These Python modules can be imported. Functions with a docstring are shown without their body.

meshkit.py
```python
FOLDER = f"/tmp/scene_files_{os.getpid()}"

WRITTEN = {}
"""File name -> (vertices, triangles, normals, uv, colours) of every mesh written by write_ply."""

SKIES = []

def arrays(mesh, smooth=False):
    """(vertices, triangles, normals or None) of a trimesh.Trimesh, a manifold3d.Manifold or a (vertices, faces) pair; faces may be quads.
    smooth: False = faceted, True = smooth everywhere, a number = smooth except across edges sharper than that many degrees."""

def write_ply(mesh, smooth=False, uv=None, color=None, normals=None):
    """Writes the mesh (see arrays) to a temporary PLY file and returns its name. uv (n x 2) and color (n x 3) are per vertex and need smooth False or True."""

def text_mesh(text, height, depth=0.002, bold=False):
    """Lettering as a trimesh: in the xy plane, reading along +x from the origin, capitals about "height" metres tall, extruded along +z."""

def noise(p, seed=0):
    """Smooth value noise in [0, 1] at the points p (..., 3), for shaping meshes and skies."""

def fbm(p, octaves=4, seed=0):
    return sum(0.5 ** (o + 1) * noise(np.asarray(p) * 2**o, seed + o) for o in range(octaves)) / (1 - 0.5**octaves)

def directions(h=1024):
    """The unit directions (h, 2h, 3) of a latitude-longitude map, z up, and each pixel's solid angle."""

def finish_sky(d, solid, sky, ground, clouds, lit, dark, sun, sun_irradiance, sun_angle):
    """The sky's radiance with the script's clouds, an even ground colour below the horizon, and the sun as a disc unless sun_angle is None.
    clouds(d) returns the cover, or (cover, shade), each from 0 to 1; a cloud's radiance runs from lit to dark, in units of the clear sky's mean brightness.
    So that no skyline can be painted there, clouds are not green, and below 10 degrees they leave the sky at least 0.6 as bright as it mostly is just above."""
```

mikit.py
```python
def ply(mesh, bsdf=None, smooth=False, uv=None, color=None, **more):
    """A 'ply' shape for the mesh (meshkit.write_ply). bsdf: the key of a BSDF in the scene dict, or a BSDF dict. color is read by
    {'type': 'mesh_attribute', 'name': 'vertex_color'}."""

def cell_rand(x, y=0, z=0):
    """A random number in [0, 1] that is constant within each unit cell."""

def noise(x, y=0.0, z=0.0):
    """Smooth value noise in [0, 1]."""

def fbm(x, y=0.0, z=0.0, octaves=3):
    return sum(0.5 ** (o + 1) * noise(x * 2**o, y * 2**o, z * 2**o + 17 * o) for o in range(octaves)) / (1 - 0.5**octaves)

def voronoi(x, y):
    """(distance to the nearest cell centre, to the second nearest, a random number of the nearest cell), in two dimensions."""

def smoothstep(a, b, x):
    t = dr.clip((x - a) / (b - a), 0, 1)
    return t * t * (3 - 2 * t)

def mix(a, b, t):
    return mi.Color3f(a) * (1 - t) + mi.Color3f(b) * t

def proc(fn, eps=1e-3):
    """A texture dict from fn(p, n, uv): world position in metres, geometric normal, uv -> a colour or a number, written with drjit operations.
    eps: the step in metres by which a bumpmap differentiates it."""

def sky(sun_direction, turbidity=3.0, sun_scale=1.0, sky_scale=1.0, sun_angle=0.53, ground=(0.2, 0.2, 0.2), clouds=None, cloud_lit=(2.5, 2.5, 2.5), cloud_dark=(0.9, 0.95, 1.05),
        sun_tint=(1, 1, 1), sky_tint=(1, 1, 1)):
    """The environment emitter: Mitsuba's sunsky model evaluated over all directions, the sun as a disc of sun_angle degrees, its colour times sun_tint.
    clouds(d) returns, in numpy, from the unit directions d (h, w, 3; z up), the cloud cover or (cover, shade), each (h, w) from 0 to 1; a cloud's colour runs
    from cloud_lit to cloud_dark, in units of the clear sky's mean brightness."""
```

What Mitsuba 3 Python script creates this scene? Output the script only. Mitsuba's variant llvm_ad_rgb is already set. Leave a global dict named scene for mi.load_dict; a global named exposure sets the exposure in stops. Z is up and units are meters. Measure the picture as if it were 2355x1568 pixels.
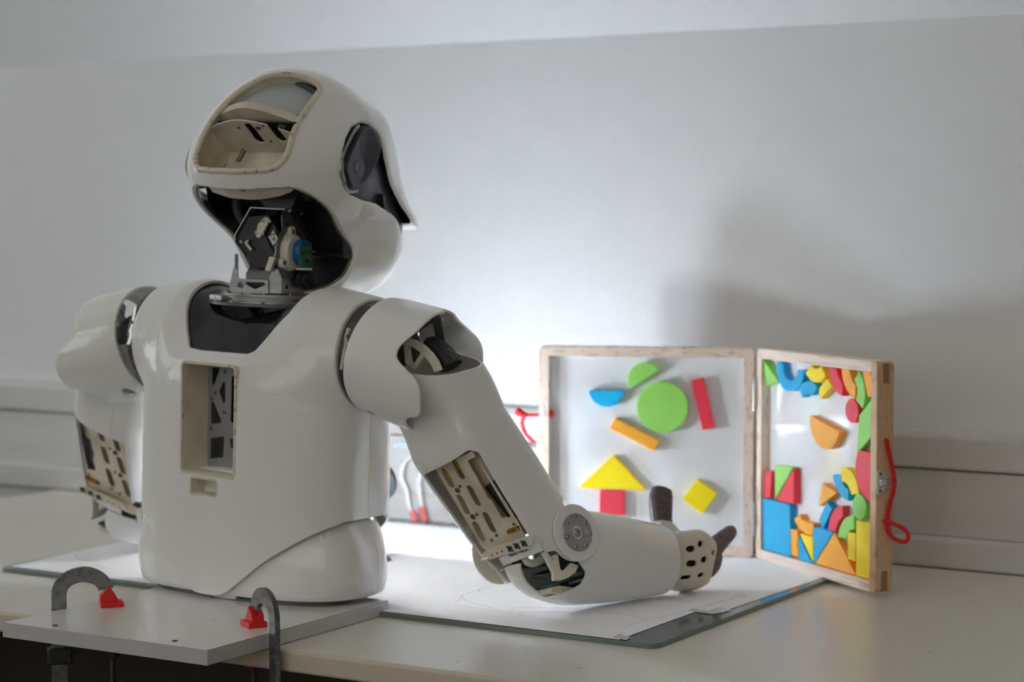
import math, numpy as np, trimesh, shapely, manifold3d as m3d, drjit as dr, mitsuba as mi, mikit, meshkit
from mikit import ply, proc, noise, fbm, voronoi, smoothstep, mix
from shapely.geometry import Polygon, Point, LineString
Mf, CS = m3d.Manifold, m3d.CrossSection
TZ = 0.74                       # table top height, metres
BZ = TZ + 0.0155                # top of the clamped board
MZ = TZ + 0.005                 # top of the glass mat
exposure = 0.15
scene, labels = {'type': 'scene'}, {}
# ---------------------------------------------------------------- camera
YAW, PITCH = math.radians(31.08), math.atan(281 / 4800)
CAM = np.array([1.40, -1.651, TZ + 0.43])
_fw = np.array([-math.sin(YAW) * math.cos(PITCH), math.cos(YAW) * math.cos(PITCH), -math.sin(PITCH)])
scene['camera'] = {'type': 'thinlens', 'fov': math.degrees(2 * math.atan(1177.5 / 4800)), 'fov_axis': 'x', 'near_clip': 0.05, 'far_clip': 50.0,
                   'aperture_radius': 0.0065, 'focus_distance': 2.08,
                   'to_world': mi.ScalarTransform4f().look_at(origin=CAM.tolist(), target=(CAM + _fw).tolist(), up=[0, 0, 1])}
# ---------------------------------------------------------------- lights: windows and ceiling lamps of the room, a work lamp on the table
def lin(r, g, b):
    return [((c / 255 + 0.055) / 1.055) ** 2.4 if c > 10 else c / 255 / 12.92 for c in (r, g, b)]
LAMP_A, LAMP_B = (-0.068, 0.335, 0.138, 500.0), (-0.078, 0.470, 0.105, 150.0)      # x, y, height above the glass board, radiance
WIN_L, WIN_REAR = 2.0, 0.85
CEIL_L = 60.0
# ---------------------------------------------------------------- materials
def bs(key, d):
    scene[key] = d
    return key
def rgb(c):
    return {'type': 'rgb', 'value': list(map(float, c))}
def pr(key, col, rough=0.4, metal=0.0, spec=0.5, two=True, coat=0.0, bump=None, bscale=1.0, **kw):
    d = {'type': 'principled', 'base_color': col if isinstance(col, dict) else rgb(col), 'roughness': rough, 'metallic': metal, **({'specular': spec} if metal < 0.5 else {}), **kw}
    if coat:
        d['clearcoat'] = coat; d['clearcoat_gloss'] = 0.95
    if bump is not None:
        d = {'type': 'bumpmap', 'arbitrary': bump, 'scale': bscale, 'bsdf': d}
    if two:
        d = {'type': 'twosided', 'bsdf': d}
    return bs(key, d)
# ---------------------------------------------------------------- object bookkeeping
def key_free(key):
    if key not in USED:
        USED.add(key); return key
    n = 1
    while f'{key}_{n:03d}' in USED:
        n += 1
    k = f'{key}_{n:03d}'
    USED.add(k); return k
USED = set()
def tag(key, label=None, cat=None, group=None, kind=None):
    d = labels.setdefault(key, {})
    for k, v in (('label', label), ('category', cat), ('group', group), ('kind', kind)):
        if v: d[k] = v
def obj(key, mesh, bsdf, smooth=False, parent=None, **t):
    key = key_free((parent + '__' if parent else '') + key)
    scene[key] = ply(mesh, bsdf, smooth)
    if t: tag(key, **t)
    return key
def thing(key, label, cat, group=None):
    key = key_free(key); tag(key, label, cat, group); return key
# ---------------------------------------------------------------- geometry helpers (metres)
def frame(o, x, y=None, z=None):
    """4x4 with the given origin and axes; the missing axis is the cross product."""
    x = None if x is None else np.array(x, float) / np.linalg.norm(x)
    y = None if y is None else np.array(y, float) / np.linalg.norm(y)
    z = None if z is None else np.array(z, float) / np.linalg.norm(z)
    if z is None: z = np.cross(x, y); z /= np.linalg.norm(z); y = np.cross(z, x)
    elif y is None: y = np.cross(z, x); y /= np.linalg.norm(y); x = np.cross(y, z)
    elif x is None: x = np.cross(y, z); x /= np.linalg.norm(x); y = np.cross(z, x)
    m = np.eye(4); m[:3, 0], m[:3, 1], m[:3, 2], m[:3, 3] = x, y, z, o
    return m
def shift(x=0, y=0, z=0):
    m = np.eye(4); m[:3, 3] = x, y, z; return m
def rot(axis, deg):
    return trimesh.transformations.rotation_matrix(math.radians(deg), {'x': [1, 0, 0], 'y': [0, 1, 0], 'z': [0, 0, 1]}.get(axis, axis) if isinstance(axis, str) else axis)
def tf(man, m):
    return man.transform(np.asarray(m)[:3, :4].tolist())
def tm(man):
    if isinstance(man, trimesh.Trimesh): return man
    m = man.to_mesh(); return trimesh.Trimesh(m.vert_properties[:, :3], m.tri_verts, process=False)
def mf(t):
    return Mf(m3d.Mesh(np.asarray(t.vertices, np.float32), np.asarray(t.faces, np.uint32)))
def cat(*ms):
    return trimesh.util.concatenate([tm(m) for m in ms])
def poly(pts):
    """CrossSection of a polygon given in either winding."""
    p = Polygon(pts).buffer(0)
    if p.geom_type != 'Polygon': p = max(p.geoms, key=lambda g: g.area)
    p = shapely.geometry.polygon.orient(p)
    return CS([list(p.exterior.coords)[:-1]] + [list(i.coords)[:-1] for i in p.interiors])
def rpoly(pts, r, seg=6):
    """Polygon with its corners rounded by r."""
    p = Polygon(pts).buffer(0)
    return poly(list(p.buffer(-r).buffer(2 * r, quad_segs=seg).buffer(-r, quad_segs=seg).exterior.coords)[:-1])
def rrect(w, h, r, cx=0, cy=0, seg=6):
    p = shapely.box(cx - w / 2 + r, cy - h / 2 + r, cx + w / 2 - r, cy + h / 2 - r).buffer(r, quad_segs=seg) if r > 0 else shapely.box(cx - w / 2, cy - h / 2, cx + w / 2, cy + h / 2)
    return poly(list(p.exterior.coords)[:-1])
def ext(cs, z0, z1, ch=0.0):
    """Extrusion from z0 to z1, both rims stepped in by ch (a small chamfer)."""
    if ch <= 0: return cs.extrude(z1 - z0).translate([0, 0, z0])
    a = cs.extrude(z1 - z0 - 2 * ch).translate([0, 0, z0 + ch])
    b = cs.offset(-ch * 0.45, m3d.JoinType.Miter).extrude(z1 - z0 - ch * 0.9).translate([0, 0, z0 + ch * 0.45])
    c = cs.offset(-ch, m3d.JoinType.Miter).extrude(z1 - z0).translate([0, 0, z0])
    return a + b + c
def rbox(x0, x1, y0, y1, z0, z1, r=0.001, seg=12):
    """Box with rounded edges (hull of eight spheres)."""
    s = Mf.sphere(r, seg)
    return Mf.batch_hull([s.translate([x, y, z]) for x in (x0 + r, x1 - r) for y in (y0 + r, y1 - r) for z in (z0 + r, z1 - r)])
def box(x0, x1, y0, y1, z0, z1):
    return Mf.cube([x1 - x0, y1 - y0, z1 - z0]).translate([x0, y0, z0])
def cyl(r, z0, z1, seg=48, r2=None):
    return Mf.cylinder(z1 - z0, r, r if r2 is None else r2, seg).translate([0, 0, z0])
def lathe(prof, seg=64):
    """Solid of revolution about z from (r, z) points, a closed profile."""
    return poly(prof).revolve(seg)
def rod(a, b, r, seg=16, r2=None):
    a, b = np.array(a, float), np.array(b, float); d = b - a
    x = np.cross(d, [0.31, 0.2, 0.93]) 
    return tf(cyl(r, 0, np.linalg.norm(d), seg, r2), frame(a, x, None, d))
def capsule(a, b, ra, rb=None, seg=24):
    rb = ra if rb is None else rb
    return Mf.batch_hull([Mf.sphere(ra, seg).translate(list(map(float, a))), Mf.sphere(rb, seg).translate(list(map(float, b)))])
def spline(pts, n=8, closed=False):
    """Catmull-Rom through the points."""
    p = np.array(pts, float); out = []; m = len(p)
    for i in range(m if closed else m - 1):
        a, b, c, d = (p[(i + k) % m] if closed else p[min(max(i + k, 0), m - 1)] for k in (-1, 0, 1, 2))
        for t in np.arange(n) / n:
            out.append(0.5 * (2 * b + (c - a) * t + (2 * a - 5 * b + 4 * c - d) * t * t + (3 * b - a - 3 * c + d) * t ** 3))
    if not closed: out.append(p[-1])
    return np.array(out)
def tube(pts, r, seg=12, closed=False, rz=None, flat=None):
    """Tube along a polyline; r may vary per point."""
    p = np.array(pts, float); n = len(p); r = np.broadcast_to(np.asarray(r, float), n)
    d = (np.roll(p, -1, 0) - np.roll(p, 1, 0)) if closed else np.gradient(p, axis=0)
    d /= np.linalg.norm(d, axis=1, keepdims=True) + 1e-12
    u = np.cross(d[0], [0.3, 0.5, 0.81]); u /= np.linalg.norm(u); vs = []
    a = np.arange(seg) * 2 * np.pi / seg
    for i in range(n):
        u = u - d[i] * (u @ d[i]); u /= np.linalg.norm(u); w = np.cross(d[i], u)
        vs.append(p[i] + r[i] * (np.cos(a)[:, None] * u + np.sin(a)[:, None] * w))
    v = np.vstack(vs); f = []
    for i in range(n if closed else n - 1):
        for k in range(seg):
            a0, a1, b0, b1 = i * seg + k, i * seg + (k + 1) % seg, ((i + 1) % n) * seg + k, ((i + 1) % n) * seg + (k + 1) % seg
            f += [[a0, a1, b1], [a0, b1, b0]]
    if not closed:
        v = np.vstack([v, p[:1], p[-1:]])
        for k in range(seg):
            f += [[n * seg, (k + 1) % seg, k], [n * seg + 1, (n - 1) * seg + k, (n - 1) * seg + (k + 1) % seg]]
    return trimesh.Trimesh(v, f, process=False)
def mv(t, m):
    return tf(t, m) if isinstance(t, Mf) else t.copy().apply_transform(m)
# ---------------------------------------------------------------- smooth solids from distance fields
def smin(a, b, k):
    h = np.clip(0.5 + 0.5 * (b - a) / k, 0, 1)
    return b + (a - b) * h - k * h * (1 - h)
def smax(a, b, k):
    return -smin(-a, -b, k)
def d_ell(p, c, r):
    q = (p - np.array(c, np.float32)) / np.array(r, np.float32)
    k0 = np.sqrt((q * q).sum(-1)); k1 = np.sqrt(((q / np.array(r, np.float32)) ** 2).sum(-1))
    return k0 * (k0 - 1) / np.maximum(k1, 1e-6)
def d_cap(p, a, b, ra, rb=None):
    rb = ra if rb is None else rb
    a, b = np.array(a, np.float32), np.array(b, np.float32); ab = b - a
    t = np.clip(((p - a) @ ab) / (ab @ ab), 0, 1)
    return np.linalg.norm(p - a - t[..., None] * ab, axis=-1) - (ra + (rb - ra) * t)
def d_box(p, c, h, r=0.0):
    q = np.abs(p - np.array(c, np.float32)) - (np.array(h, np.float32) - r)
    return np.linalg.norm(np.maximum(q, 0), axis=-1) + np.minimum(q.max(-1), 0) - r
def solid(fn, lo, hi, h, steps=3):
    """Closed mesh of fn(points) < 0 by surface nets, its vertices then drawn onto the surface."""
    lo, hi = np.array(lo, float), np.array(hi, float)
    n = np.ceil((hi - lo) / h).astype(int) + 1
    k = 5
    nc = -(-n // k)
    ax = [lo[i] + (np.arange(nc[i]) * k + (k - 1) / 2) * h for i in range(3)]
    gc = np.stack(np.meshgrid(*ax, indexing='ij'), -1).reshape(-1, 3).astype(np.float32)
    dc = fn(gc).reshape(nc)
    D = np.repeat(np.repeat(np.repeat(dc, k, 0), k, 1), k, 2)[:n[0], :n[1], :n[2]].astype(np.float32)
    idx = np.argwhere(np.abs(D) < k * h * 1.6)
    D[tuple(idx.T)] = fn((lo + idx * h).astype(np.float32))
    D[[0, -1]] = h; D[:, [0, -1]] = h; D[:, :, [0, -1]] = h
    D[np.abs(D) < 1e-7] = 1e-7
    s = D < 0
    m = np.array([c - 1 for c in D.shape])
    cell = np.zeros(m, np.int8); acc = np.zeros((*m, 3), np.float32); cnt = np.zeros(m, np.int16)
    for axis in range(3):
        for a in (0, 1):
            for b in (0, 1):
                o = [0, 0, 0]; oth = [i for i in range(3) if i != axis]; o[oth[0]], o[oth[1]] = a, b
                s0 = tuple(slice(o[i], o[i] + m[i]) for i in range(3)); o2 = list(o); o2[axis] = 1
                s1 = tuple(slice(o2[i], o2[i] + m[i]) for i in range(3))
                c = np.argwhere(s[s0] != s[s1])
                ct = tuple(c.T); d0, d1 = D[s0][ct], D[s1][ct]; t = d0 / (d0 - d1)
                q = np.tile(np.array(o, np.float32), (len(c), 1)); q[:, axis] = t
                acc[ct] += q; cnt[ct] += 1
    on = np.argwhere(cnt > 0); ot = tuple(on.T)
    v = lo + h * (on + acc[ot] / cnt[ot][:, None])
    ids = -np.ones(m, np.int64); ids[ot] = np.arange(len(on))
    F = []
    for axis in range(3):
        u, w = [i for i in range(3) if i != axis]
        sl0 = [slice(1, D.shape[i] - 1) for i in range(3)]; sl0[axis] = slice(0, D.shape[axis] - 1)
        sl1 = list(sl0); sl1[axis] = slice(1, D.shape[axis])
        a, b = s[tuple(sl0)], s[tuple(sl1)]
        c = np.argwhere(a != b); inside = a[tuple(c.T)]
        c = c + np.array([0 if i == axis else 1 for i in range(3)])
        def cid(du, dw):
            q = c.copy(); q[:, u] += du; q[:, w] += dw; return ids[tuple(q.T)]
        q = np.stack([cid(-1, -1), cid(0, -1), cid(0, 0), cid(-1, 0)], 1)
        flip = inside if axis != 1 else ~inside
        q = np.where(flip[:, None], q, q[:, ::-1])
        F.append(q)
    q = np.vstack(F); f = np.vstack([q[:, [0, 1, 2]], q[:, [0, 2, 3]]])
    v = v.astype(np.float32)
    for _ in range(steps):
        e = h * 0.25; d = fn(v); g = np.stack([fn(v + np.eye(3, dtype=np.float32)[i] * e) - d for i in range(3)], -1) / e
        st = d[:, None] * g / np.maximum((g * g).sum(-1, keepdims=True), 0.05)
        v = v - np.clip(st, -h, h) * 0.9
    return trimesh.Trimesh(v, f, process=False)
# ================================================================ room
M_WALL = pr('m_wall', proc(lambda p, n, uv: mix(lin(222, 222, 222), lin(214, 214, 213), fbm(p.x * 3, p.z * 3, p.y * 3))), 0.62, spec=0.3,
            bump=proc(lambda p, n, uv: 0.7 * fbm(p.x * 55, p.z * 38, p.y * 55) + 0.3 * noise(p.x * 170, p.z * 120, p.y * 100)), bscale=0.0007)
M_CEIL = pr('m_ceiling', proc(lambda p, n, uv: mix(lin(236, 236, 236), lin(230, 230, 230), fbm(p.x * 2, p.y * 2, p.z * 2))), 0.7, spec=0.2,
            bump=proc(lambda p, n, uv: fbm(p.x * 50, p.y * 40, p.z * 40)), bscale=0.0005)
M_TRIM = pr('m_trim', proc(lambda p, n, uv: mix(lin(205, 202, 198), lin(196, 193, 189), noise(p.x * 6, p.z * 40))), 0.42, spec=0.4)
M_FLOOR = pr('m_floor', proc(lambda p, n, uv: mix(lin(74, 62, 52), lin(52, 44, 38), fbm(p.x * 9, p.y * 3))), 0.45)
M_ROOM = pr('m_room', lin(205, 200, 190), 0.8)
def st(key, mesh, m, smooth=False, parent=None):
    k = obj(key, mesh, m, smooth, parent)
    if parent is None: tag(k, kind='structure')
    return k
RX0, RX1, RY0 = -2.6, 3.0, -3.6
WY = 0.832
st('wall_back', box(RX0, RX1, WY, WY + 0.1, 0, 1.4155), M_WALL)
c0 = np.array([0, WY, 1.4155])
slope = poly([(WY + 0.1, 1.4155), (WY, 1.4155), (WY - 1.25, 2.60), (WY - 1.25, 2.70), (WY + 0.1, 1.52)]).extrude(RX1 - RX0)
st('ceiling', tf(slope, frame([RX0, 0, 0], [0, 1, 0], [0, 0, 1], [1, 0, 0])), M_CEIL)
st('ceiling_flat', box(RX0, RX1, RY0, WY - 1.25, 2.60, 2.70), M_CEIL)
st('floor', box(RX0, RX1, RY0, WY, -0.1, 0), M_FLOOR)
st('wall_right', box(RX1, RX1 + 0.1, RY0, WY, 0, 2.7), M_ROOM)
# cable trunking and skirting along the wall above the table
up = rpoly([(0, 0), (0.026, 0.002), (0.026, 0.040), (0.020, 0.048), (0, 0.048)], 0.004)
XW = frame([RX0, WY, 0], [0, -1, 0], [0, 0, 1], [1, 0, 0])          # x out of the wall, y up, z along the wall
XW[:3, 2] = [1, 0, 0]
def strip(cs, z, key):
    m = cs.extrude(RX1 - RX0 - 0.02).translate([0, z, 0.01])
    t = tm(m).apply_transform(XW); t.invert()
    return st(key, t, M_TRIM, 30)
strip(up, 0.861, 'trim_1')
strip(rpoly([(0, 0), (0.016, 0), (0.016, 0.0815), (0, 0.0815)], 0.002), 0.7785, 'trim_2')
strip(rpoly([(0, 0), (0.025, 0), (0.025, 0.034), (0.021, 0.039), (0, 0.039)], 0.003), 0.7395, 'trim_3')
# left wall and rear wall with their windows
M_FRAMEW = pr('m_window_frame', lin(235, 235, 232), 0.4)
def window_wall(key, m4, length, height, holes, wn, rad, flip=False, bars=3):
    w = box(0, length, 0, height, 0, 0.12)
    for (x0, x1, z0, z1) in holes: w = w - box(x0, x1, z0, z1, -1, 1)
    st(key, tf(w, m4), M_ROOM)
    for i, (x0, x1, z0, z1) in enumerate(holes):
        fr = box(x0, x1, z0, z1, 0.03, 0.09)
        xs = np.linspace(x0, x1, bars)
        panes = []
        for a, b in zip(xs[:-1], xs[1:]):
            for c, d in ((z0, z0 + 0.68 * (z1 - z0)), (z0 + 0.68 * (z1 - z0), z1)):
                fr = fr - box(a + 0.035, b - 0.035, c + 0.035, d - 0.035, -1, 1)
                panes.append((a + 0.03, b - 0.03, c + 0.03, d - 0.03))
        k = st(f'window_{wn + i}', tf(fr, m4), M_FRAMEW)
        for a, b, c, d in panes:
            v = np.array([[a, c, 0.06], [b, c, 0.06], [b, d, 0.06], [a, d, 0.06]]); f = np.array([[0, 2, 1], [0, 3, 2]] if flip else [[0, 1, 2], [0, 2, 3]])
            t = trimesh.Trimesh(v, f, process=False).apply_transform(m4)
            kk = obj('pane', t, M_FRAMEW, False, k)
            scene[kk]['emitter'] = {'type': 'area', 'radiance': {'type': 'rgb', 'value': [rad * 0.93, rad * 0.98, rad * 1.0]}}
    return
window_wall('wall_left', frame([RX0, WY, 0], [0, -1, 0], [0, 0, 1]), WY - RY0, 2.7, [(0.35, 1.30, 0.98, 2.15), (1.75, 2.50, 0.98, 2.15)], 1, WIN_L, True)
window_wall('wall_front', frame([RX0, RY0, 0], [1, 0, 0], [0, 0, 1], None) if False else frame([RX1, RY0, 0], [-1, 0, 0], [0, 0, 1]), RX1 - RX0, 2.7, [(0.25, 5.35, 0.95, 2.30)], 3, WIN_REAR, False, 9)
# warm ceiling lamps further back in the room
M_LAMPB = pr('m_lamp_body', lin(210, 208, 205), 0.4)
for (x, y) in ((-0.6, -1.6), (0.7, -1.6), (2.0, -1.6), (-0.6, -2.8), (0.7, -2.8), (2.0, -2.8)):
    k = thing('ceiling_lamp', 'round flat ceiling lamp with warm light', 'lamp', 'ceiling lamps')
    obj('housing', tf(lathe([(0, 0), (0.07, 0), (0.07, 0.05), (0.06, 0.06), (0, 0.06)]), shift(x, y, 2.54)), M_LAMPB, 30, k)
    kk = obj('diffuser', tf(cyl(0.055, -0.004, 0.0, 32), shift(x, y, 2.54)), M_LAMPB, False, k)
    scene[kk]['emitter'] = {'type': 'area', 'radiance': {'type': 'rgb', 'value': [CEIL_L * 1.0, CEIL_L * 0.90, CEIL_L * 0.76]}}
# ================================================================ table
M_TABLE = pr('m_table', proc(lambda p, n, uv: mix(mix(lin(206, 202, 192), lin(198, 194, 184), fbm(p.x * 7, p.y * 7, p.z * 7)), lin(120, 112, 100), 0.5 * smoothstep(0.90, 0.94, noise(p.x * 260, p.y * 260)) * smoothstep(0.6, 0.8, noise(p.x * 31, p.y * 29)))),
              0.30, spec=0.45, bump=proc(lambda p, n, uv: noise(p.x * 900, p.y * 900)), bscale=0.00006)
M_EDGE = pr('m_table_edge', lin(196, 186, 168), 0.45)
M_LEG = pr('m_leg', lin(60, 58, 56), 0.4, 0.6)
k = thing('table', 'large off-white table with rounded front edge standing against the wall', 'table')
obj('top', rbox(-0.925, 2.2, 0.004, 0.803, TZ - 0.022, TZ, 0.0015), M_TABLE, 30, k)
obj('edge_band', rbox(-0.925, 2.2, 0.0, 0.012, TZ - 0.0225, TZ - 0.0003, 0.0035, 16), M_EDGE, 30, k, label='beige rounded edge band of the table')
M_PANEL = pr('m_panel_dark', lin(46, 36, 30), 0.6)
obj('modesty_panel', box(-0.84, 2.08, 0.30, 0.318, 0.12, TZ - 0.0221), M_PANEL, False, k, label='dark brown panel under the table top')
obj('side_panel', box(-0.884, -0.866, 0.08, 0.74, 0.02, TZ - 0.0221), M_PANEL, False, k)
for x in (-0.86, 2.1):
    for y in (0.06, 0.74):
        obj('leg', rbox(x - 0.02, x + 0.02, y - 0.02, y + 0.02, 0, TZ - 0.022, 0.003), M_LEG, 30, k)
# ================================================================ glass mat and paper
M_MAT = pr('m_mat', proc(lambda p, n, uv: mix(lin(86, 94, 104), lin(72, 80, 90), fbm(p.x * 20, p.y * 20))), 0.08, spec=0.6)
M_MATE = pr('m_mat_edge', lin(92, 106, 98), 0.18, spec=0.7)
M_PAPER = pr('m_paper', proc(lambda p, n, uv: mix(lin(236, 236, 240), lin(229, 229, 234), fbm(p.x * 25, p.y * 25))), 0.85, spec=0.1,
              bump=proc(lambda p, n, uv: noise(p.x * 700, p.y * 700)), bscale=0.00005)
M_PENCIL = pr('m_pencil', lin(150, 156, 166), 0.8)
M_TAPE = pr('m_tape', lin(196, 196, 200), 0.2, spec=0.6)
M_BLUEL = pr('m_blue_line', lin(70, 140, 190), 0.5)
MX0, MX1, MY0, MY1 = -0.443, 0.457, 0.191, 0.768
k = thing('glass_board', 'dark grey glass board lying flat on the table under white paper', 'board')
mo = shapely.box(MX0, MY0, MX1, MY1).buffer(-0.012).buffer(0.012, quad_segs=8)
mcs = poly(list(mo.exterior.coords)[:-1])
obj('body', tf(ext(mcs.offset(-0.0014, m3d.JoinType.Round), 0.0008, 0.0048, 0), shift(z=TZ)), M_MAT, 30, k)
obj('rim', tf((ext(mcs, 0.0, 0.005, 0.0007) - ext(mcs.offset(-0.0014, m3d.JoinType.Round), -1, 1, 0)), shift(z=TZ)), M_MATE, 30, k, label='greenish rounded rim of the glass board')
def sheet(key, pts, z, label):
    t = tf(ext(poly(pts), 0, 0.00018), shift(z=z))
    return obj(key, t, M_PAPER, False, None, label=label, cat='paper', group='paper sheets on the glass board')
A = [(-0.4329,0.2014),(0.4145,0.1939),(0.4147,0.3731),(-0.4532,0.3713)]
pA = [A[0], A[1], A[2], (A[2][0] - 0.002, 0.475), (A[3][0], 0.475)]
pB = [(0.4386,0.3744),(0.4482,0.6315)]
pBq = [pB[0], pB[1], (pB[1][0], 0.752), (0.0, 0.752), (0.0, pB[0][1])]
pCq = [(-0.426, 0.44), (0.02, 0.44), (0.02, 0.752), (-0.426, 0.752)]
sB = sheet('paper_sheet', pBq, MZ + 0.0002, 'white paper sheet on the glass board in front of the puzzle box')
sC = sheet('paper_sheet', pCq, MZ + 0.00006, 'white paper sheet on the glass board behind the left arm')
sA = sheet('paper_sheet', pA, MZ + 0.0004, 'large white paper sheet with pencil lines along the front of the glass board')
def ribbon(pts, w, z, h=0.00004):
    return tf(ext(poly(list(LineString(pts).buffer(w / 2, cap_style=2, join_style=1, quad_segs=3).exterior.coords)[:-1]), 0, h), shift(z=z))
ZP = MZ + 0.0006
L4 = lambda *a: a
for w, pts in ((0.0007, [(0.1648,0.2748),(0.1518,0.3104),(0.1601,0.3029),(0.1481,0.3145),(0.1433,0.3275),(0.143,0.3597),(0.1525,0.3491),(0.1404,0.3647),(0.1452,0.3941)]),
               (0.0006, [(0.1593,0.3024),(0.1764,0.2879),(0.2018,0.279),(0.2294,0.2659),(0.2496,0.2663),(0.2938,0.2959),(0.3377,0.3136),(0.3914,0.3116),(0.3977,0.3154),(0.4027,0.3615),(0.4061,0.3931),(0.4036,0.4036)]),
               (0.0006, [(0.3892,0.2576),(0.3878,0.2786),(0.3936,0.3072)]),
               (0.0004, [(0.161,0.2665),(0.1903,0.266),(0.2547,0.2577),(0.2987,0.25),(0.3599,0.2535),(0.3958,0.248)]),
               (0.0004, [(0.231,0.2816),(0.2569,0.3031),(0.296,0.3208)]),
               (0.0006, [(0.4109,0.396),(0.4117,0.4298),(0.4146,0.4688)]),
               (0.0008, [(-0.4319,0.3143),(-0.4064,0.29),(-0.3751,0.2779),(-0.3266,0.2543)])):
    obj('pencil_line', ribbon(pts, w, ZP), M_PENCIL, False, sA)
for pts in ([(0.4033,0.1999),(0.4009,0.2193),(0.4192,0.2095),(0.4226,0.1937)], [(0.4045,0.3684),(0.4058,0.384),(0.4402,0.3753),(0.4374,0.365)], [(0.4244,0.3834),(0.426,0.4051),(0.4435,0.3979),(0.4422,0.3766)], [(0.4033,0.4906),(0.4123,0.4993),(0.4241,0.4808),(0.418,0.4708)]):
    obj('tape', tf(ext(poly(pts), 0, 0.00006), shift(z=ZP + 0.00004)), M_TAPE, False, sA, label='piece of clear tape')
obj('guide_line', ribbon([(0.4207,0.2208),(0.4249,0.3661)], 0.0005, MZ + 0.00002, 0.00002), M_BLUEL, False, 'glass_board', label='thin blue line')
# ================================================================ clamped board
M_BOARD = pr('m_board', proc(lambda p, n, uv: mix(mix(lin(200, 199, 198), lin(191, 190, 189), fbm(p.x * 14, p.y * 14)), lin(110, 105, 100), 0.6 * smoothstep(0.91, 0.94, noise(p.x * 310, p.y * 430)) * smoothstep(0.55, 0.75, noise(p.x * 23, p.y * 27)))), 0.22, spec=0.5)
M_BAND = pr('m_board_band', proc(lambda p, n, uv: mix(lin(188, 187, 186), lin(176, 175, 174), fbm(p.x * 60, p.y * 60, p.z * 300))), 0.4)
M_SEAM = pr('m_board_seam', lin(96, 74, 60), 0.7)
BX0, BX1, BY0, BY1 = -0.1476, 0.1224, -0.0995, 0.2075
k = thing('mounting_board', 'white laminated board under the robot, clamped to the table edge', 'board')
obj('panel', rbox(BX0 + 0.0006, BX1 - 0.0006, BY0 + 0.0006, BY1 - 0.0006, TZ + 0.0001, BZ, 0.0003, 8), M_BOARD, 30, k)
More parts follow.
